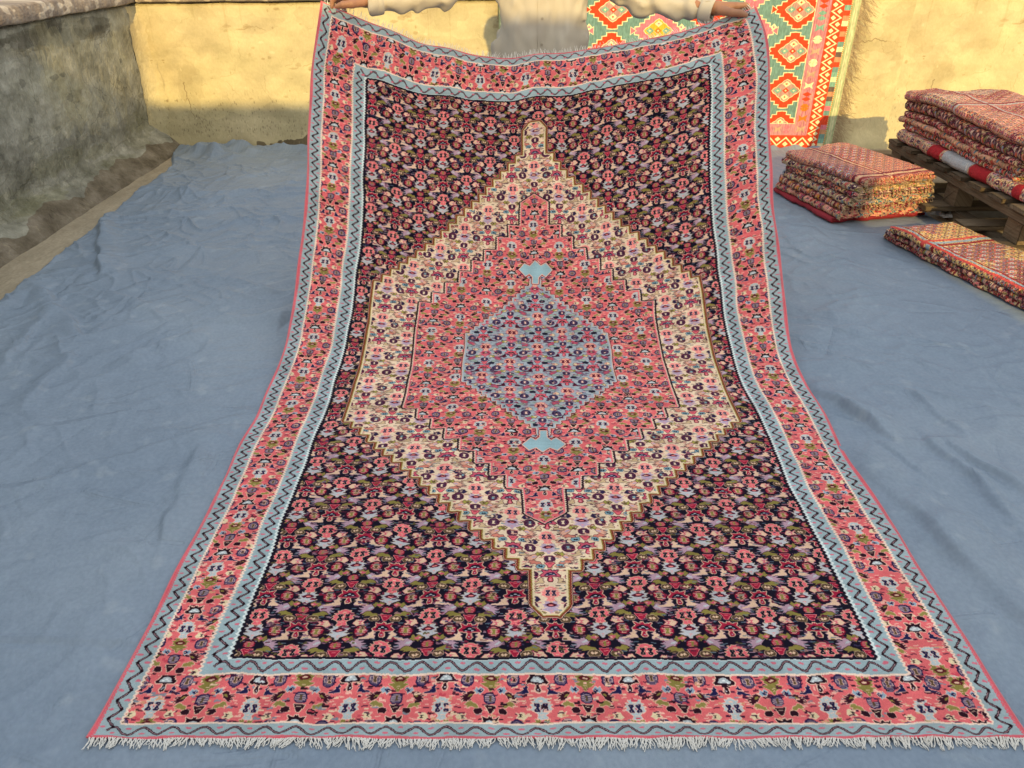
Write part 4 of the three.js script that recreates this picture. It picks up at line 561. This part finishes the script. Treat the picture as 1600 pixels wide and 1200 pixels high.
// o: x, z front left corner of the fold side, y base, turn, len front to back, D width, t thickness of the four layers, seed, stackSeed, hump
function foldedRug(name, label, group, o, mat) {
  const th = thing(name, label, 'rug', V(o.x, o.y, o.z), group), p = o.t / 4, D = o.D, r = 1.5 * p, c = [], arc = (cx, cy, R, a0, a1, n) => { for (let i = 1; i < n; i++) { const a = mix(a0, a1, i / n); c.push([cx + R * Math.cos(a), cy + R * Math.sin(a)]); } }, run = (x0, x1, y, n) => { for (let i = 0; i <= n; i++) c.push([mix(x0, x1, i / n), y]); };
  const nr = Math.round(D / 0.028), H = Math.PI / 2;
  run(D - 0.004 - 0.02 * prng(o.seed)(), r, 3 * p, nr); arc(r, 1.5 * p, r, H, 3 * H, 12); run(r, D - 0.5 * p, 0, nr); arc(D - 0.5 * p, 0.5 * p, 0.5 * p, -H, H, 6); run(D - 0.5 * p, r, p, nr); arc(r, 1.5 * p, 0.5 * p, 3 * H, H, 6); run(r, D - 0.006 - 0.03 * prng(o.seed + 5)(), 2 * p, nr);
  const n = c.length, h = p * 0.44, nl = Math.round(o.len / 0.022), nor = c.map((_, i) => { const a = c[Math.max(i - 1, 0)], b = c[Math.min(i + 1, n - 1)], dx = b[0] - a[0], dy = b[1] - a[1], l = Math.hypot(dx, dy) || 1; return [-dy / l, dx / l]; });
  const arcLen = [0]; for (let i = 1; i < n; i++) arcLen.push(arcLen[i - 1] + Math.hypot(c[i][0] - c[i - 1][0], c[i][1] - c[i - 1][1]));
  const loop = []; for (let i = 0; i < n; i++) loop.push([i, 1]); for (let i = n - 1; i >= 0; i--) loop.push([i, -1]);
  const cs = Math.cos(o.turn), sn = Math.sin(o.turn), pos = [], uv = [], ix = [], m = loop.length, R = prng(o.seed + 2), shift = R() * 3;
  const put = (a, y, l) => {                                              // local (across, up, along) -> world axes
    const fold = Math.exp(-a / 0.05), e = smooth(0.05, 0, l) + smooth(o.len - 0.05, o.len, l);
    const L = l + 0.016 * n2(a * 9, o.seed) * e + 0.010 * n2(y * 240, o.seed + l) * e, A = a + 0.014 * n2(l * 4.5, o.seed) * fold + 0.006 * n2(l * 17, o.seed + 4) * fold + 0.006 * n2(l * 7 + y * 60, o.seed + 9) * smooth(D - 0.06, D, a);
    const wx = o.x + A * cs - L * sn, wz = o.z + A * sn + L * cs;
    const lift = (o.wave ?? 0.006) * o.k * (pileNoise(wx, wz, o.stack) + 0.35 * n2(wx * 5, wz * 5 + o.stack)) + (o.hump ? o.hump(A / D, L / o.len) : 0) + 0.0016 * n2(l * 26, a * 26 + o.seed);
    return [A * cs - L * sn, y + h + Math.max(lift, -0.2) , -(A * sn + L * cs)];
  };
  for (let j = 0; j <= nl; j++) for (const [i, s] of loop) { const q = put(c[i][0] + nor[i][0] * h * s, c[i][1] + nor[i][1] * h * s, j / nl * o.len); pos.push(...q); uv.push((arcLen[i] + (o.uv ? 0 : shift)) / (o.uv ?? 0.36), (j / nl * o.len + (o.uv ? 0 : shift)) / (o.uv ?? 0.37)); }
  for (let j = 0; j < nl; j++) for (let i = 0; i < m; i++) { const a = j * m + i, b = j * m + (i + 1) % m; ix.push(a, b, a + m, b, b + m, a + m); }
  for (const [j, f] of [[0, 0], [nl, 1]]) { const base = pos.length / 3; for (let i = 0; i < m; i++) { const k = j * m + i; pos.push(pos[3 * k], pos[3 * k + 1], pos[3 * k + 2]); uv.push(uv[2 * k], uv[2 * k + 1] + (i < n ? 0 : 0.02)); } for (let i = 0; i < n - 1; i++) { const a = base + i, b = base + i + 1, e = base + m - 1 - i, g = base + m - 2 - i; f ? ix.push(a, b, e, b, g, e) : ix.push(a, e, b, b, e, g); } }
  const g = new THREE.BufferGeometry(); g.setAttribute('position', new THREE.Float32BufferAttribute(pos, 3)); g.setAttribute('uv', new THREE.Float32BufferAttribute(uv, 2)); g.setIndex(ix); g.computeVertexNormals();
  part('folded_carpet', g, mat, th);
  if (o.fray) {                                                           // frayed pile and warp ends at the front edges
    const l = []; for (let i = 0; i < o.fray; i++) { const k = Math.floor(R() * n), s = R() < 0.5 ? 1 : -1, a = new THREE.Vector3(...put(c[k][0], c[k][1] + s * h * R(), 0.002)), d = new THREE.Vector3(sn + (R() - 0.5) * 1.2, (R() - 0.5) * 1.6, cs + (R() - 0.5) * 0.8).normalize(), L = 0.003 + 0.008 * R(); l.push({ p: [a, a.clone().addScaledVector(d, L * 0.55), a.clone().addScaledVector(d, L).add(new THREE.Vector3((R() - 0.5) * 0.008, -0.004, 0))], r: 0.0015, taper: 0.6 }); }
    part('frayed_edge', strands(l, 3), fringeMat, th, 'cream frayed warp ends').userData.kind = 'stuff';
  }
  return th;
}
const ORD = ['lowest', 'second from below', 'third from below', 'fourth from below', 'third from the top', 'second from the top', 'topmost'];
{ // the square pile in the middle right, on the cloth
  let y = 0.0125; const ts = [0.030, 0.042, 0.040, 0.042, 0.038, 0.040, 0.044], look = ['plain red folded rug', 'orange and tan folded rug', 'dark red patterned folded rug', 'cream and brown folded rug', 'dark maroon patterned folded rug', 'cream and red folded rug', 'salmon patterned folded rug'];
  ts.forEach((t, k) => { const f = k / 6, R = prng(k + 40); foldedRug('folded_rug', `${look[k]}, ${ORD[k]} of the square pile`, 'rugs of the square pile on the cloth', { x: mix(1.80, 1.93, f) + 0.02 * (R() - 0.5), z: mix(4.22, 4.17, f) + 0.02 * (R() - 0.5), y, turn: mix(0.22, 0.36, f), len: mix(0.64, 0.68, f), D: mix(0.63, 0.5, f) + 0.02 * (R() - 0.5), t, seed: 60 + k * 7, uv: k === 6 ? 0.9 : undefined, stack: 3, k: f * 1.2 + 0.1, fray: k ? 420 : 0, hump: (a, l) => 0.016 * f * Math.exp(-((a - 0.8) ** 2) * 9) * smooth(0.2, 1, l) }, k === 6 ? bigRug[0] : k ? rugMats[[2, 4, 0, 1, 3, 1, 2][k]] : redMat); y += t * 0.955; });
}
{ // the low pile in front of it, running out of the picture
  let y = 0.0125; const look = ['dark red patterned folded rug', 'maroon and orange folded rug', 'yellow and red patterned folded rug'];
  [0.030, 0.031, 0.038].forEach((t, k) => { const f = k / 2; foldedRug('folded_rug', `${look[k]}, ${['lowest', 'middle one', 'topmost'][k]} of the low right-hand pile`, 'rugs of the low pile at the right edge', { x: 2.31 + 0.012 * k, z: 2.66 - 0.05 * k, y, turn: 0.235 + 0.01 * k, len: 1.36 + 0.03 * (k % 2), D: 0.40 - 0.006 * k, t, seed: 160 + k * 9, uv: k === 2 ? 1.05 : undefined, stack: 8, k: 0.4 + f, fray: 0 }, k === 2 ? bigRug[1] : rugMats[[0, 3][k]]); y += t * 0.955; });
}
const woodMap = computed(256, 512, (u, v) => { const g = tn(u, v * 0.2, 26, 2) * 20 + Math.sin((u * 9 + tn(u, v, 3, 4) * 1.4) * 6.28) * 7 + tn(u, v, 60, 8) * 14; return [128 + g, 112 + g, 90 + g * 0.9]; });
const woodMats = [0.55, 0.72, 0.42].map((k) => new THREE.MeshStandardMaterial({ map: woodMap, color: lin(k, k * 0.97, k * 0.92), roughness: 0.92 }));
function plank(parent, name, x0, x1, y0, y1, z0, z1, seed) {              // a sawn board with slightly rounded, uneven edges
  const R = prng(seed), g = new RoundedBoxGeometry(x1 - x0, y1 - y0, z1 - z0, 2, 0.004), p = g.attributes.position, uv = g.attributes.uv, long = x1 - x0 > z1 - z0;
  for (let i = 0; i < p.count; i++) { const a = p.getX(i), b = p.getY(i), c = p.getZ(i); uv.setXY(i, (long ? c + b : a + b) / 0.22 + seed * 0.37, (long ? a : c) / 0.7 + seed * 0.21); p.setXYZ(i, a + 0.004 * (R() - 0.5), b + 0.002 * (R() - 0.5), c + 0.004 * (R() - 0.5)); }
  const q = mergeVertices(g); q.computeVertexNormals();
  const m = part(name, q, woodMats[Math.floor(R() * 3)], parent); m.position.set((x0 + x1) / 2, (y0 + y1) / 2, -(z0 + z1) / 2).sub(parent.position); m.rotation.y = (R() - 0.5) * 0.02; return m;
}
{
  const a = thing('wooden_pallet', 'weathered grey pallet lying flat on the roof floor below the raised one', 'pallet', V(2.9, 0.001, 4.6));
  [2.52, 3.1, 3.66].forEach((x, i) => plank(a, 'stringer', x, x + 0.07, 0.001, 0.068, 3.6, 5.62, 400 + i));
  [3.62, 3.93, 4.26, 4.62, 5.0, 5.46].forEach((z, i) => plank(a, 'plank', 2.34 + 0.05 * (i % 2), 3.78, 0.0705, 0.098, z, z + 0.125, 410 + i));
  const b = thing('wooden_pallet', 'raised dark wooden pallet carrying the tall pile of carpets', 'pallet', V(2.75, 0.099, 4.4));
  [[2.49, 3.66], [2.49, 4.28], [2.49, 5.02], [3.02, 3.66], [3.02, 4.28], [3.02, 5.02]].forEach(([x, z], i) => plank(b, 'block', x, x + 0.1, 0.0995, 0.212, z - 0.03, z + 0.1, 430 + i));
  [2.47, 3.03].forEach((x, i) => plank(b, 'stringer', x, x + 0.13, 0.2135, 0.262, 3.36, 5.16, 440 + i));
  for (let i = 0; i < 9; i++) plank(b, 'plank', 2.445, 3.2, 0.2635, 0.286, 3.38 + i * 0.2, 3.51 + i * 0.2, 450 + i);
}
{ // scrap of white wrapping by the corner of the square pile
  const O = V(2.53, 0.014, 4.36), g = sheet(14, 12, (a, b) => { const x = (a - 0.5) * 0.15, z = (b - 0.5) * 0.12, r = 1 - Math.abs(n2(x * 22, z * 22)); return new THREE.Vector3(x + 0.02 * n2(z * 30, 1), 0.004 + 0.045 * r * r * smooth(0, 0.3, a) + 0.015 * Math.abs(n2(x * 50, z * 50 + 4)), z + 0.02 * n2(x * 30, 5)); });
  const m = single('wrapping_scrap', g, flat(0.62, 0.62, 0.62, 0.6), 'crumpled scrap of white wrapping beside the square pile of rugs', 'scrap'); m.position.copy(O); m.rotation.y = 0.5;
}
{ // the tall pile on the raised pallet
  let y = 0.2885; const ts = [0.072, 0.040, 0.038, 0.036, 0.066, 0.060], look = ['cream carpet with red and grey patches', 'red bordered folded carpet', 'beige and maroon folded carpet', 'thin dark red folded carpet', 'thick maroon folded carpet', 'pinkish grey folded carpet'], O = ['lowest', 'second from below', 'third from below', 'third from the top', 'second from the top', 'topmost'];
  ts.forEach((t, k) => { const f = k / 5, R = prng(k + 90); foldedRug('folded_carpet', `${look[k]}, ${O[k]} of the tall pile on the pallet`, 'carpets of the tall pile on the pallet', { x: 2.50 + 0.03 * (R() - 0.5), z: [3.62, 3.84, 3.78, 3.8, 3.66, 3.42][k], y, turn: 0.02 + 0.03 * (R() - 0.5), len: 5.06 - [3.62, 3.84, 3.78, 3.8, 3.66, 3.42][k] + 0.05 * (R() - 0.5), D: 0.52 + 0.03 * (R() - 0.5), t, seed: 260 + k * 11, uv: k === 5 ? 1.0 : k ? undefined : 1.45, stack: 14, k: 0.2 + f, wave: 0.009, fray: 120, hump: (a, l) => 0.03 * f * Math.exp(-((l - 0.72) ** 2) * 14) }, k === 5 ? bigRug[2] : k ? rugMats[[1, 2, 4, 0, 3][k]] : bigRug[3]); y += t * 0.955; });
}

// ---------------------------------------------------------------- the man who holds the rug up
function surfaceNet(f, lo, hi, cell) {                                    // mesh of f(x, y, z) = 0, negative inside
  const n = [0, 1, 2].map((i) => Math.ceil((hi[i] - lo[i]) / cell) + 1), [nx, ny, nz] = n, val = new Float32Array(nx * ny * nz), id = new Int32Array(nx * ny * nz).fill(-1), pos = [], ix = [], at3 = (i, j, k) => (k * ny + j) * nx + i;
  for (let k = 0; k < nz; k++) for (let j = 0; j < ny; j++) for (let i = 0; i < nx; i++) val[at3(i, j, k)] = f(lo[0] + i * cell, lo[1] + j * cell, lo[2] + k * cell);
  const E = [[0, 1], [0, 2], [0, 4], [1, 3], [1, 5], [2, 3], [2, 6], [3, 7], [4, 5], [4, 6], [5, 7], [6, 7]];
  for (let k = 0; k < nz - 1; k++) for (let j = 0; j < ny - 1; j++) for (let i = 0; i < nx - 1; i++) {
    const v = []; let neg = 0; for (let c = 0; c < 8; c++) { v[c] = val[at3(i + (c & 1), j + ((c >> 1) & 1), k + (c >> 2))]; if (v[c] < 0) neg++; } if (!neg || neg === 8) continue;
    let x = 0, y = 0, z = 0, m = 0; for (const [a, b] of E) if ((v[a] < 0) !== (v[b] < 0)) { const t = v[a] / (v[a] - v[b]); x += mix(a & 1, b & 1, t); y += mix((a >> 1) & 1, (b >> 1) & 1, t); z += mix(a >> 2, b >> 2, t); m++; }
    id[at3(i, j, k)] = pos.length / 3; pos.push(lo[0] + (i + x / m) * cell, lo[1] + (j + y / m) * cell, lo[2] + (k + z / m) * cell);
  }
  for (let k = 1; k < nz - 1; k++) for (let j = 1; j < ny - 1; j++) for (let i = 1; i < nx - 1; i++) {
    const a = val[at3(i, j, k)] < 0, q = (p, r, s, t, flip) => { if (p < 0 || r < 0 || s < 0 || t < 0) return; flip ? ix.push(p, s, r, p, t, s) : ix.push(p, r, s, p, s, t); };
    if (a !== (val[at3(i + 1, j, k)] < 0)) q(id[at3(i, j - 1, k - 1)], id[at3(i, j, k - 1)], id[at3(i, j, k)], id[at3(i, j - 1, k)], !a);
    if (a !== (val[at3(i, j + 1, k)] < 0)) q(id[at3(i - 1, j, k - 1)], id[at3(i - 1, j, k)], id[at3(i, j, k)], id[at3(i, j, k - 1)], !a);
    if (a !== (val[at3(i, j, k + 1)] < 0)) q(id[at3(i - 1, j - 1, k)], id[at3(i, j - 1, k)], id[at3(i, j, k)], id[at3(i - 1, j, k)], !a);
  }
  const g = new THREE.BufferGeometry(); g.setAttribute('position', new THREE.Float32BufferAttribute(pos, 3)); g.setIndex(ix); g.computeVertexNormals(); return g;
}
const smin = (a, b, k) => { const h = Math.max(k - Math.abs(a - b), 0) / k; return Math.min(a, b) - h * h * k * 0.25; };
// tapered capsule a -> b, points [x, y, z]; sq squashes z
function cap(x, y, z, a, b, ra, rb) { const bx = b[0] - a[0], by = b[1] - a[1], bz = b[2] - a[2], px = x - a[0], py = y - a[1], pz = z - a[2], t = clamp((px * bx + py * by + pz * bz) / (bx * bx + by * by + bz * bz), 0, 1); return Math.hypot(px - bx * t, py - by * t, pz - bz * t) - mix(ra, rb, t); }
const ell = (x, y, z, c, r) => { const a = (x - c[0]) / r[0], b = (y - c[1]) / r[1], d = (z - c[2]) / r[2], k = Math.hypot(a, b, d), g = Math.hypot(a / r[0], b / r[1], d / r[2]); return g < 1e-6 ? -Math.min(...r) : k * (k - 1) / g; };
{
  const O = V(0.135, 0, 3.99), t = thing('person', 'man in a beige button shirt holding the big rug up with outstretched arms', 'person', O);
  // local frame: x right, y up, z towards the camera
  const W = (x, h, z) => [x - 0.135, h, -(z - 3.99)];
  const shL = W(-0.055, 1.315, 3.985), elL = W(-0.33, 1.20, 3.93), wrL = W(-0.635, 1.158, 3.80), shR = W(0.325, 1.315, 3.985), elR = W(0.585, 1.175, 3.92), wrR = W(0.89, 1.128, 3.77);
  const neck = [0, 1.40, 0.0], head = [0, 1.53, 0.02];
  // ---- hands: own fine field; e = finger direction (outwards), the rug's edge runs between thumb and fingers
  const handField = (wr, s, dir) => {
    const [ux, uy, uz] = dir, G = 1.2, P = (a, b, c) => [wr[0] + s * (G * a * ux), wr[1] + G * (a * uy + b), wr[2] + G * (a * uz + c)];
    const chains = [
      [[0.088, 0.016, 0.012], [0.122, 0.020, -0.002], [0.142, 0.006, -0.012], [0.146, -0.014, -0.010], 0.0100],
      [[0.092, 0.012, -0.008], [0.128, 0.014, -0.020], [0.146, -0.004, -0.028], [0.144, -0.026, -0.024], 0.0102],
      [[0.088, 0.006, -0.026], [0.118, 0.004, -0.038], [0.132, -0.016, -0.042], [0.126, -0.036, -0.036], 0.0096],
      [[0.080, -0.002, -0.042], [0.102, -0.008, -0.053], [0.110, -0.026, -0.054], [0.102, -0.042, -0.046], 0.0086],
    ].map((c) => c.map((p) => (Array.isArray(p) ? P(...p) : p * G)));
    const th = [P(0.022, -0.004, 0.022), P(0.058, -0.006, 0.043), P(0.092, -0.006, 0.044), P(0.118, -0.010, 0.034)], w0 = P(-0.09, 0, -0.004), w1 = P(0.006, 0.002, 0), pa = P(0.02, 0.003, 0.004), pb = P(0.082, 0.012, 0.006), pc = P(0.022, -0.002, -0.018), pd = P(0.076, 0.0, -0.034);
    return (x, y, z) => {
      let d = cap(x, y, z, w0, w1, 0.031, 0.028); d = smin(d, cap(x, y, z, pa, pb, 0.025, 0.0195), 0.02); d = smin(d, cap(x, y, z, pc, pd, 0.024, 0.017), 0.02);
      let fg = 9; for (const [a, b, c, e, r] of chains) { const q = Math.min(cap(x, y, z, a, b, r * 1.05, r), cap(x, y, z, b, c, r, r * 0.93), cap(x, y, z, c, e, r * 0.93, r * 0.74)); fg = Math.min(fg, q); }
      d = smin(d, fg, 0.008); const q = smin(cap(x, y, z, th[0], th[1], 0.0195, 0.016), smin(cap(x, y, z, th[1], th[2], 0.0158, 0.0145), cap(x, y, z, th[2], th[3], 0.0142, 0.010), 0.006), 0.008);
      return smin(d, q, 0.012) + 0.0006 * n3(x * 120, y * 120, z * 120);
    };
  };
  const un = (a, b) => { const d = [Math.abs(b[0] - a[0]), b[1] - a[1], b[2] - a[2]], l = Math.hypot(...d); return d.map((v) => v / l); };
  const hands = [[wrL, -1, un(elL, wrL)], [wrR, 1, un(elR, wrR)]].map(([w, s, d]) => surfaceNet(handField(w, s, [d[0], d[1] * 0.4, d[2] * 0.6]), [w[0] + (s > 0 ? -0.15 : -0.23), w[1] - 0.1, w[2] - 0.14], [w[0] + (s > 0 ? 0.23 : 0.15), w[1] + 0.1, w[2] + 0.14], 0.003));
  // ---- head
  const headField = (x, y, z) => {
    const X = Math.abs(x); let d = ell(x, y, z, [head[0], head[1] + 0.03, head[2] - 0.012], [0.074, 0.092, 0.092]);
    d = smin(d, ell(x, y, z, [0, head[1] - 0.045, head[2] + 0.022], [0.056, 0.062, 0.066]), 0.05); d = smin(d, cap(x, y, z, [0, head[1] + 0.02, head[2] + 0.078], [0, head[1] - 0.022, head[2] + 0.100], 0.008, 0.014), 0.016);
    d = Math.max(d, -ell(X, y, z, [0.030, head[1] + 0.012, head[2] + 0.094], [0.017, 0.010, 0.018])); d = smin(d, ell(X, y, z, [0.030, head[1] + 0.011, head[2] + 0.072], [0.012, 0.012, 0.012]), 0.004);
    d = smin(d, ell(X, y, z, [0.016, head[1] - 0.053, head[2] + 0.081], [0.020, 0.007, 0.010]), 0.006); d = smin(d, ell(X, y, z, [0.077, head[1] + 0.002, head[2] - 0.008], [0.010, 0.030, 0.018]), 0.008); d = smin(d, ell(X, y, z, [0.03, head[1] + 0.036, head[2] + 0.078], [0.024, 0.008, 0.012]), 0.01);
    return smin(d, cap(x, y, z, [0, head[1] - 0.06, head[2] - 0.02], [0, 1.33, -0.01], 0.052, 0.062), 0.03);
  };
  const headG = surfaceNet(headField, [-0.11, 1.30, -0.13], [0.11, 1.70, 0.16], 0.005);
  // ---- legs and feet, forearm stubs inside the sleeves
  const hipL = [-0.09, 0.74, 0], knL = [-0.13, 0.40, 0.06], anL = [-0.15, 0.075, -0.02], legs = (x, y, z) => { let d = 9; for (const s of [-1, 1]) { const h = [s * -hipL[0], hipL[1], 0], k = [s * -knL[0], knL[1], knL[2]], a = [s * -anL[0], anL[1], anL[2]]; let e = smin(cap(x, y, z, h, k, 0.075, 0.05), cap(x, y, z, k, a, 0.05, 0.034), 0.03); e = smin(e, cap(x, y, z, [a[0], 0.035, a[2] - 0.03], [a[0] + s * 0.02, 0.024, a[2] + 0.16], 0.034, 0.022), 0.03); d = Math.min(d, e); } return smin(d, ell(x, y, z, [0, 0.95, -0.01], [0.14, 0.36, 0.085]), 0.06); };
  const bodyG = surfaceNet(legs, [-0.26, -0.02, -0.16], [0.26, 1.36, 0.24], 0.013);
  const skin = new THREE.MeshPhysicalMaterial({ color: lin(0.33, 0.165, 0.095), roughness: 0.55, sheen: 0.2 });
  part('body', mergeGeometries([bodyG, headG, ...hands]), skin, t, 'sun-browned hands gripping the rug by its upper corners');
  part('hair', surfaceNet((x, y, z) => Math.max(ell(x, y, z, [0, head[1] + 0.036, head[2] - 0.018], [0.083, 0.098, 0.100]) + 0.004 * n3(x * 60, y * 60, z * 60), -(ell(x, y, z, [0, head[1] - 0.03, head[2] + 0.085], [0.09, 0.085, 0.085]))), [-0.1, 1.44, -0.12], [0.1, 1.68, 0.14], 0.006), flat(0.02, 0.016, 0.014, 0.6), t);
  // ---- shirt: torso, yoke and sleeves with soft folds
  const folds = (x, y, z) => 0.009 * Math.sin(x * 34 + 2.5 * n3(x * 3, y * 2, z * 3)) * smooth(1.3, 0.8, y) + 0.013 * n3(x * 7, y * 2.6, z * 6) + 0.006 * n3(x * 19, y * 9, z * 16);
  const sleeve = (x, y, z, s, e, w) => { const cuff = [mix(e[0], w[0], 0.985), mix(e[1], w[1], 0.985), mix(e[2], w[2], 0.985)]; const d = smin(cap(x, y, z, s, e, 0.086, 0.066), cap(x, y, z, e, cuff, 0.066, 0.045), 0.03), X = Math.abs(x), drape = y < e[1] ? 0.012 * Math.sin(X * 40) : 0; const wr = 0.007 * Math.sin(X * 62 + y * 40 + 3 * n3(x * 5, y * 5, z * 5)) * smooth(0.16, 0.3, X) + 0.006 * n3(x * 11, y * 16, z * 14) + drape * 0.3; return Math.max(d + wr, -(Math.sign(w[0]) * (cuff[0] + Math.sign(w[0]) * 0.004 - x)) * 1); };
  const torso = (x, y, z) => { const f = smooth(1.25, 0.5, y), rx = mix(0.196, 0.236, f), rz = mix(0.105, 0.145, f), k = Math.pow(Math.pow(Math.abs(x) / rx, 2.6) + Math.pow(Math.abs(z - 0.005) / rz, 2.6), 1 / 2.6); return Math.max((k - 1) * Math.min(rx, rz), 0.46 + 0.02 * Math.sin(x * 20) - y, y - 1.33); };
  const shirtField = (x, y, z) => { let d = torso(x, y, z) + folds(x, y, z); d = smin(d, cap(x, y, z, [-0.14, 1.325, 0], [0.14, 1.325, 0], 0.066, 0.066) , 0.06); d = smin(d, Math.min(sleeve(x, y, z, shL, elL, wrL), sleeve(x, y, z, shR, elR, wrR)), 0.045); return d; };
  const linenBump = computed(256, 256, (u, v) => 0.5 + 0.3 * tn(u, v, 70, 2) + 0.2 * tn(u, v, 20, 5), { grey: true });
  const linen = new THREE.MeshStandardMaterial({ color: lin(0.45, 0.42, 0.36), roughness: 0.9 });
  const shirtG = surfaceNet(shirtField, [-0.80, 0.42, -0.19], [0.80, 1.43, 0.24], 0.0085), shirt = part('shirt', shirtG, linen, t, 'loose beige cotton shirt with button placket');
  const frontZ = (x, y) => { let z = 0.24; while (z > 0 && shirtField(x, y, z) > 0) z -= 0.001; return z; };
  part('placket', slab(6, 60, (a, b) => { const x = 0.0 + (a - 0.5) * 0.032 + 0.004 * n2(b * 3, 2), y = mix(0.5, 1.34, b); return new THREE.Vector3(x, y, frontZ(x, y) + 0.0035); }, null, 0.004), linen, shirt);
  for (const y of [0.62, 0.75, 0.875, 0.985, 1.095, 1.205]) part('button', new THREE.CylinderGeometry(0.0058, 0.0058, 0.003, 14).rotateX(Math.PI / 2).translate(0.003, y, frontZ(0.003, y) + 0.006), flat(0.32, 0.29, 0.24, 0.4), shirt);
  for (const [w, e] of [[wrL, elL], [wrR, elR]]) { const d = new THREE.Vector3(w[0] - e[0], w[1] - e[1], w[2] - e[2]).normalize(), q = new THREE.Quaternion().setFromUnitVectors(new THREE.Vector3(0, 1, 0), d), g = new THREE.LatheGeometry([[0.0405, -0.056], [0.050, -0.056], [0.0515, -0.04], [0.0505, -0.008], [0.0485, 0], [0.0415, 0], [0.0395, -0.012], [0.0405, -0.056]].map(([a, b]) => new THREE.Vector2(a, b)), 30); g.applyQuaternion(q); g.translate(w[0], w[1], w[2]); part('cuff', g, linen, shirt); }
  for (const s of [-1, 1]) part('collar', slab(8, 6, (a, b) => { const th = mix(0.15, 1.9, a) * s, r = 0.068 + 0.018 * b; return new THREE.Vector3(Math.sin(th) * r, 1.40 - 0.035 * b - 0.03 * (1 - a) + 0.02, Math.cos(th) * r * 0.95 + 0.004); }, null, 0.003), linen, shirt);
  part('trousers', surfaceNet((x, y, z) => { let d = 9; for (const s of [-1, 1]) d = Math.min(d, smin(cap(x, y, z, [s * 0.09, 0.76, 0], [s * 0.13, 0.40, 0.06], 0.105, 0.085), cap(x, y, z, [s * 0.13, 0.40, 0.06], [s * 0.15, 0.10, -0.01], 0.085, 0.075), 0.04)); return Math.max(smin(d, ell(x, y, z, [0, 0.84, 0], [0.17, 0.12, 0.12]), 0.05) + 0.006 * n3(x * 9, y * 5, z * 9), 0.085 - y); }, [-0.3, 0.05, -0.16], [0.3, 1.0, 0.2], 0.013), flat(0.34, 0.31, 0.25, 0.9), t);
  for (const s of [-1, 1]) part('sandal', new RoundedBoxGeometry(0.095, 0.016, 0.28, 3, 0.008).rotateY(s * 0.12).translate(s * 0.155, 0.008, 0.05), flat(0.06, 0.035, 0.02, 0.6), t);
  t.children.forEach((m) => { if (m.name === 'body') m.position.y = 0.016; });
}
renderer.render(scene, camera);
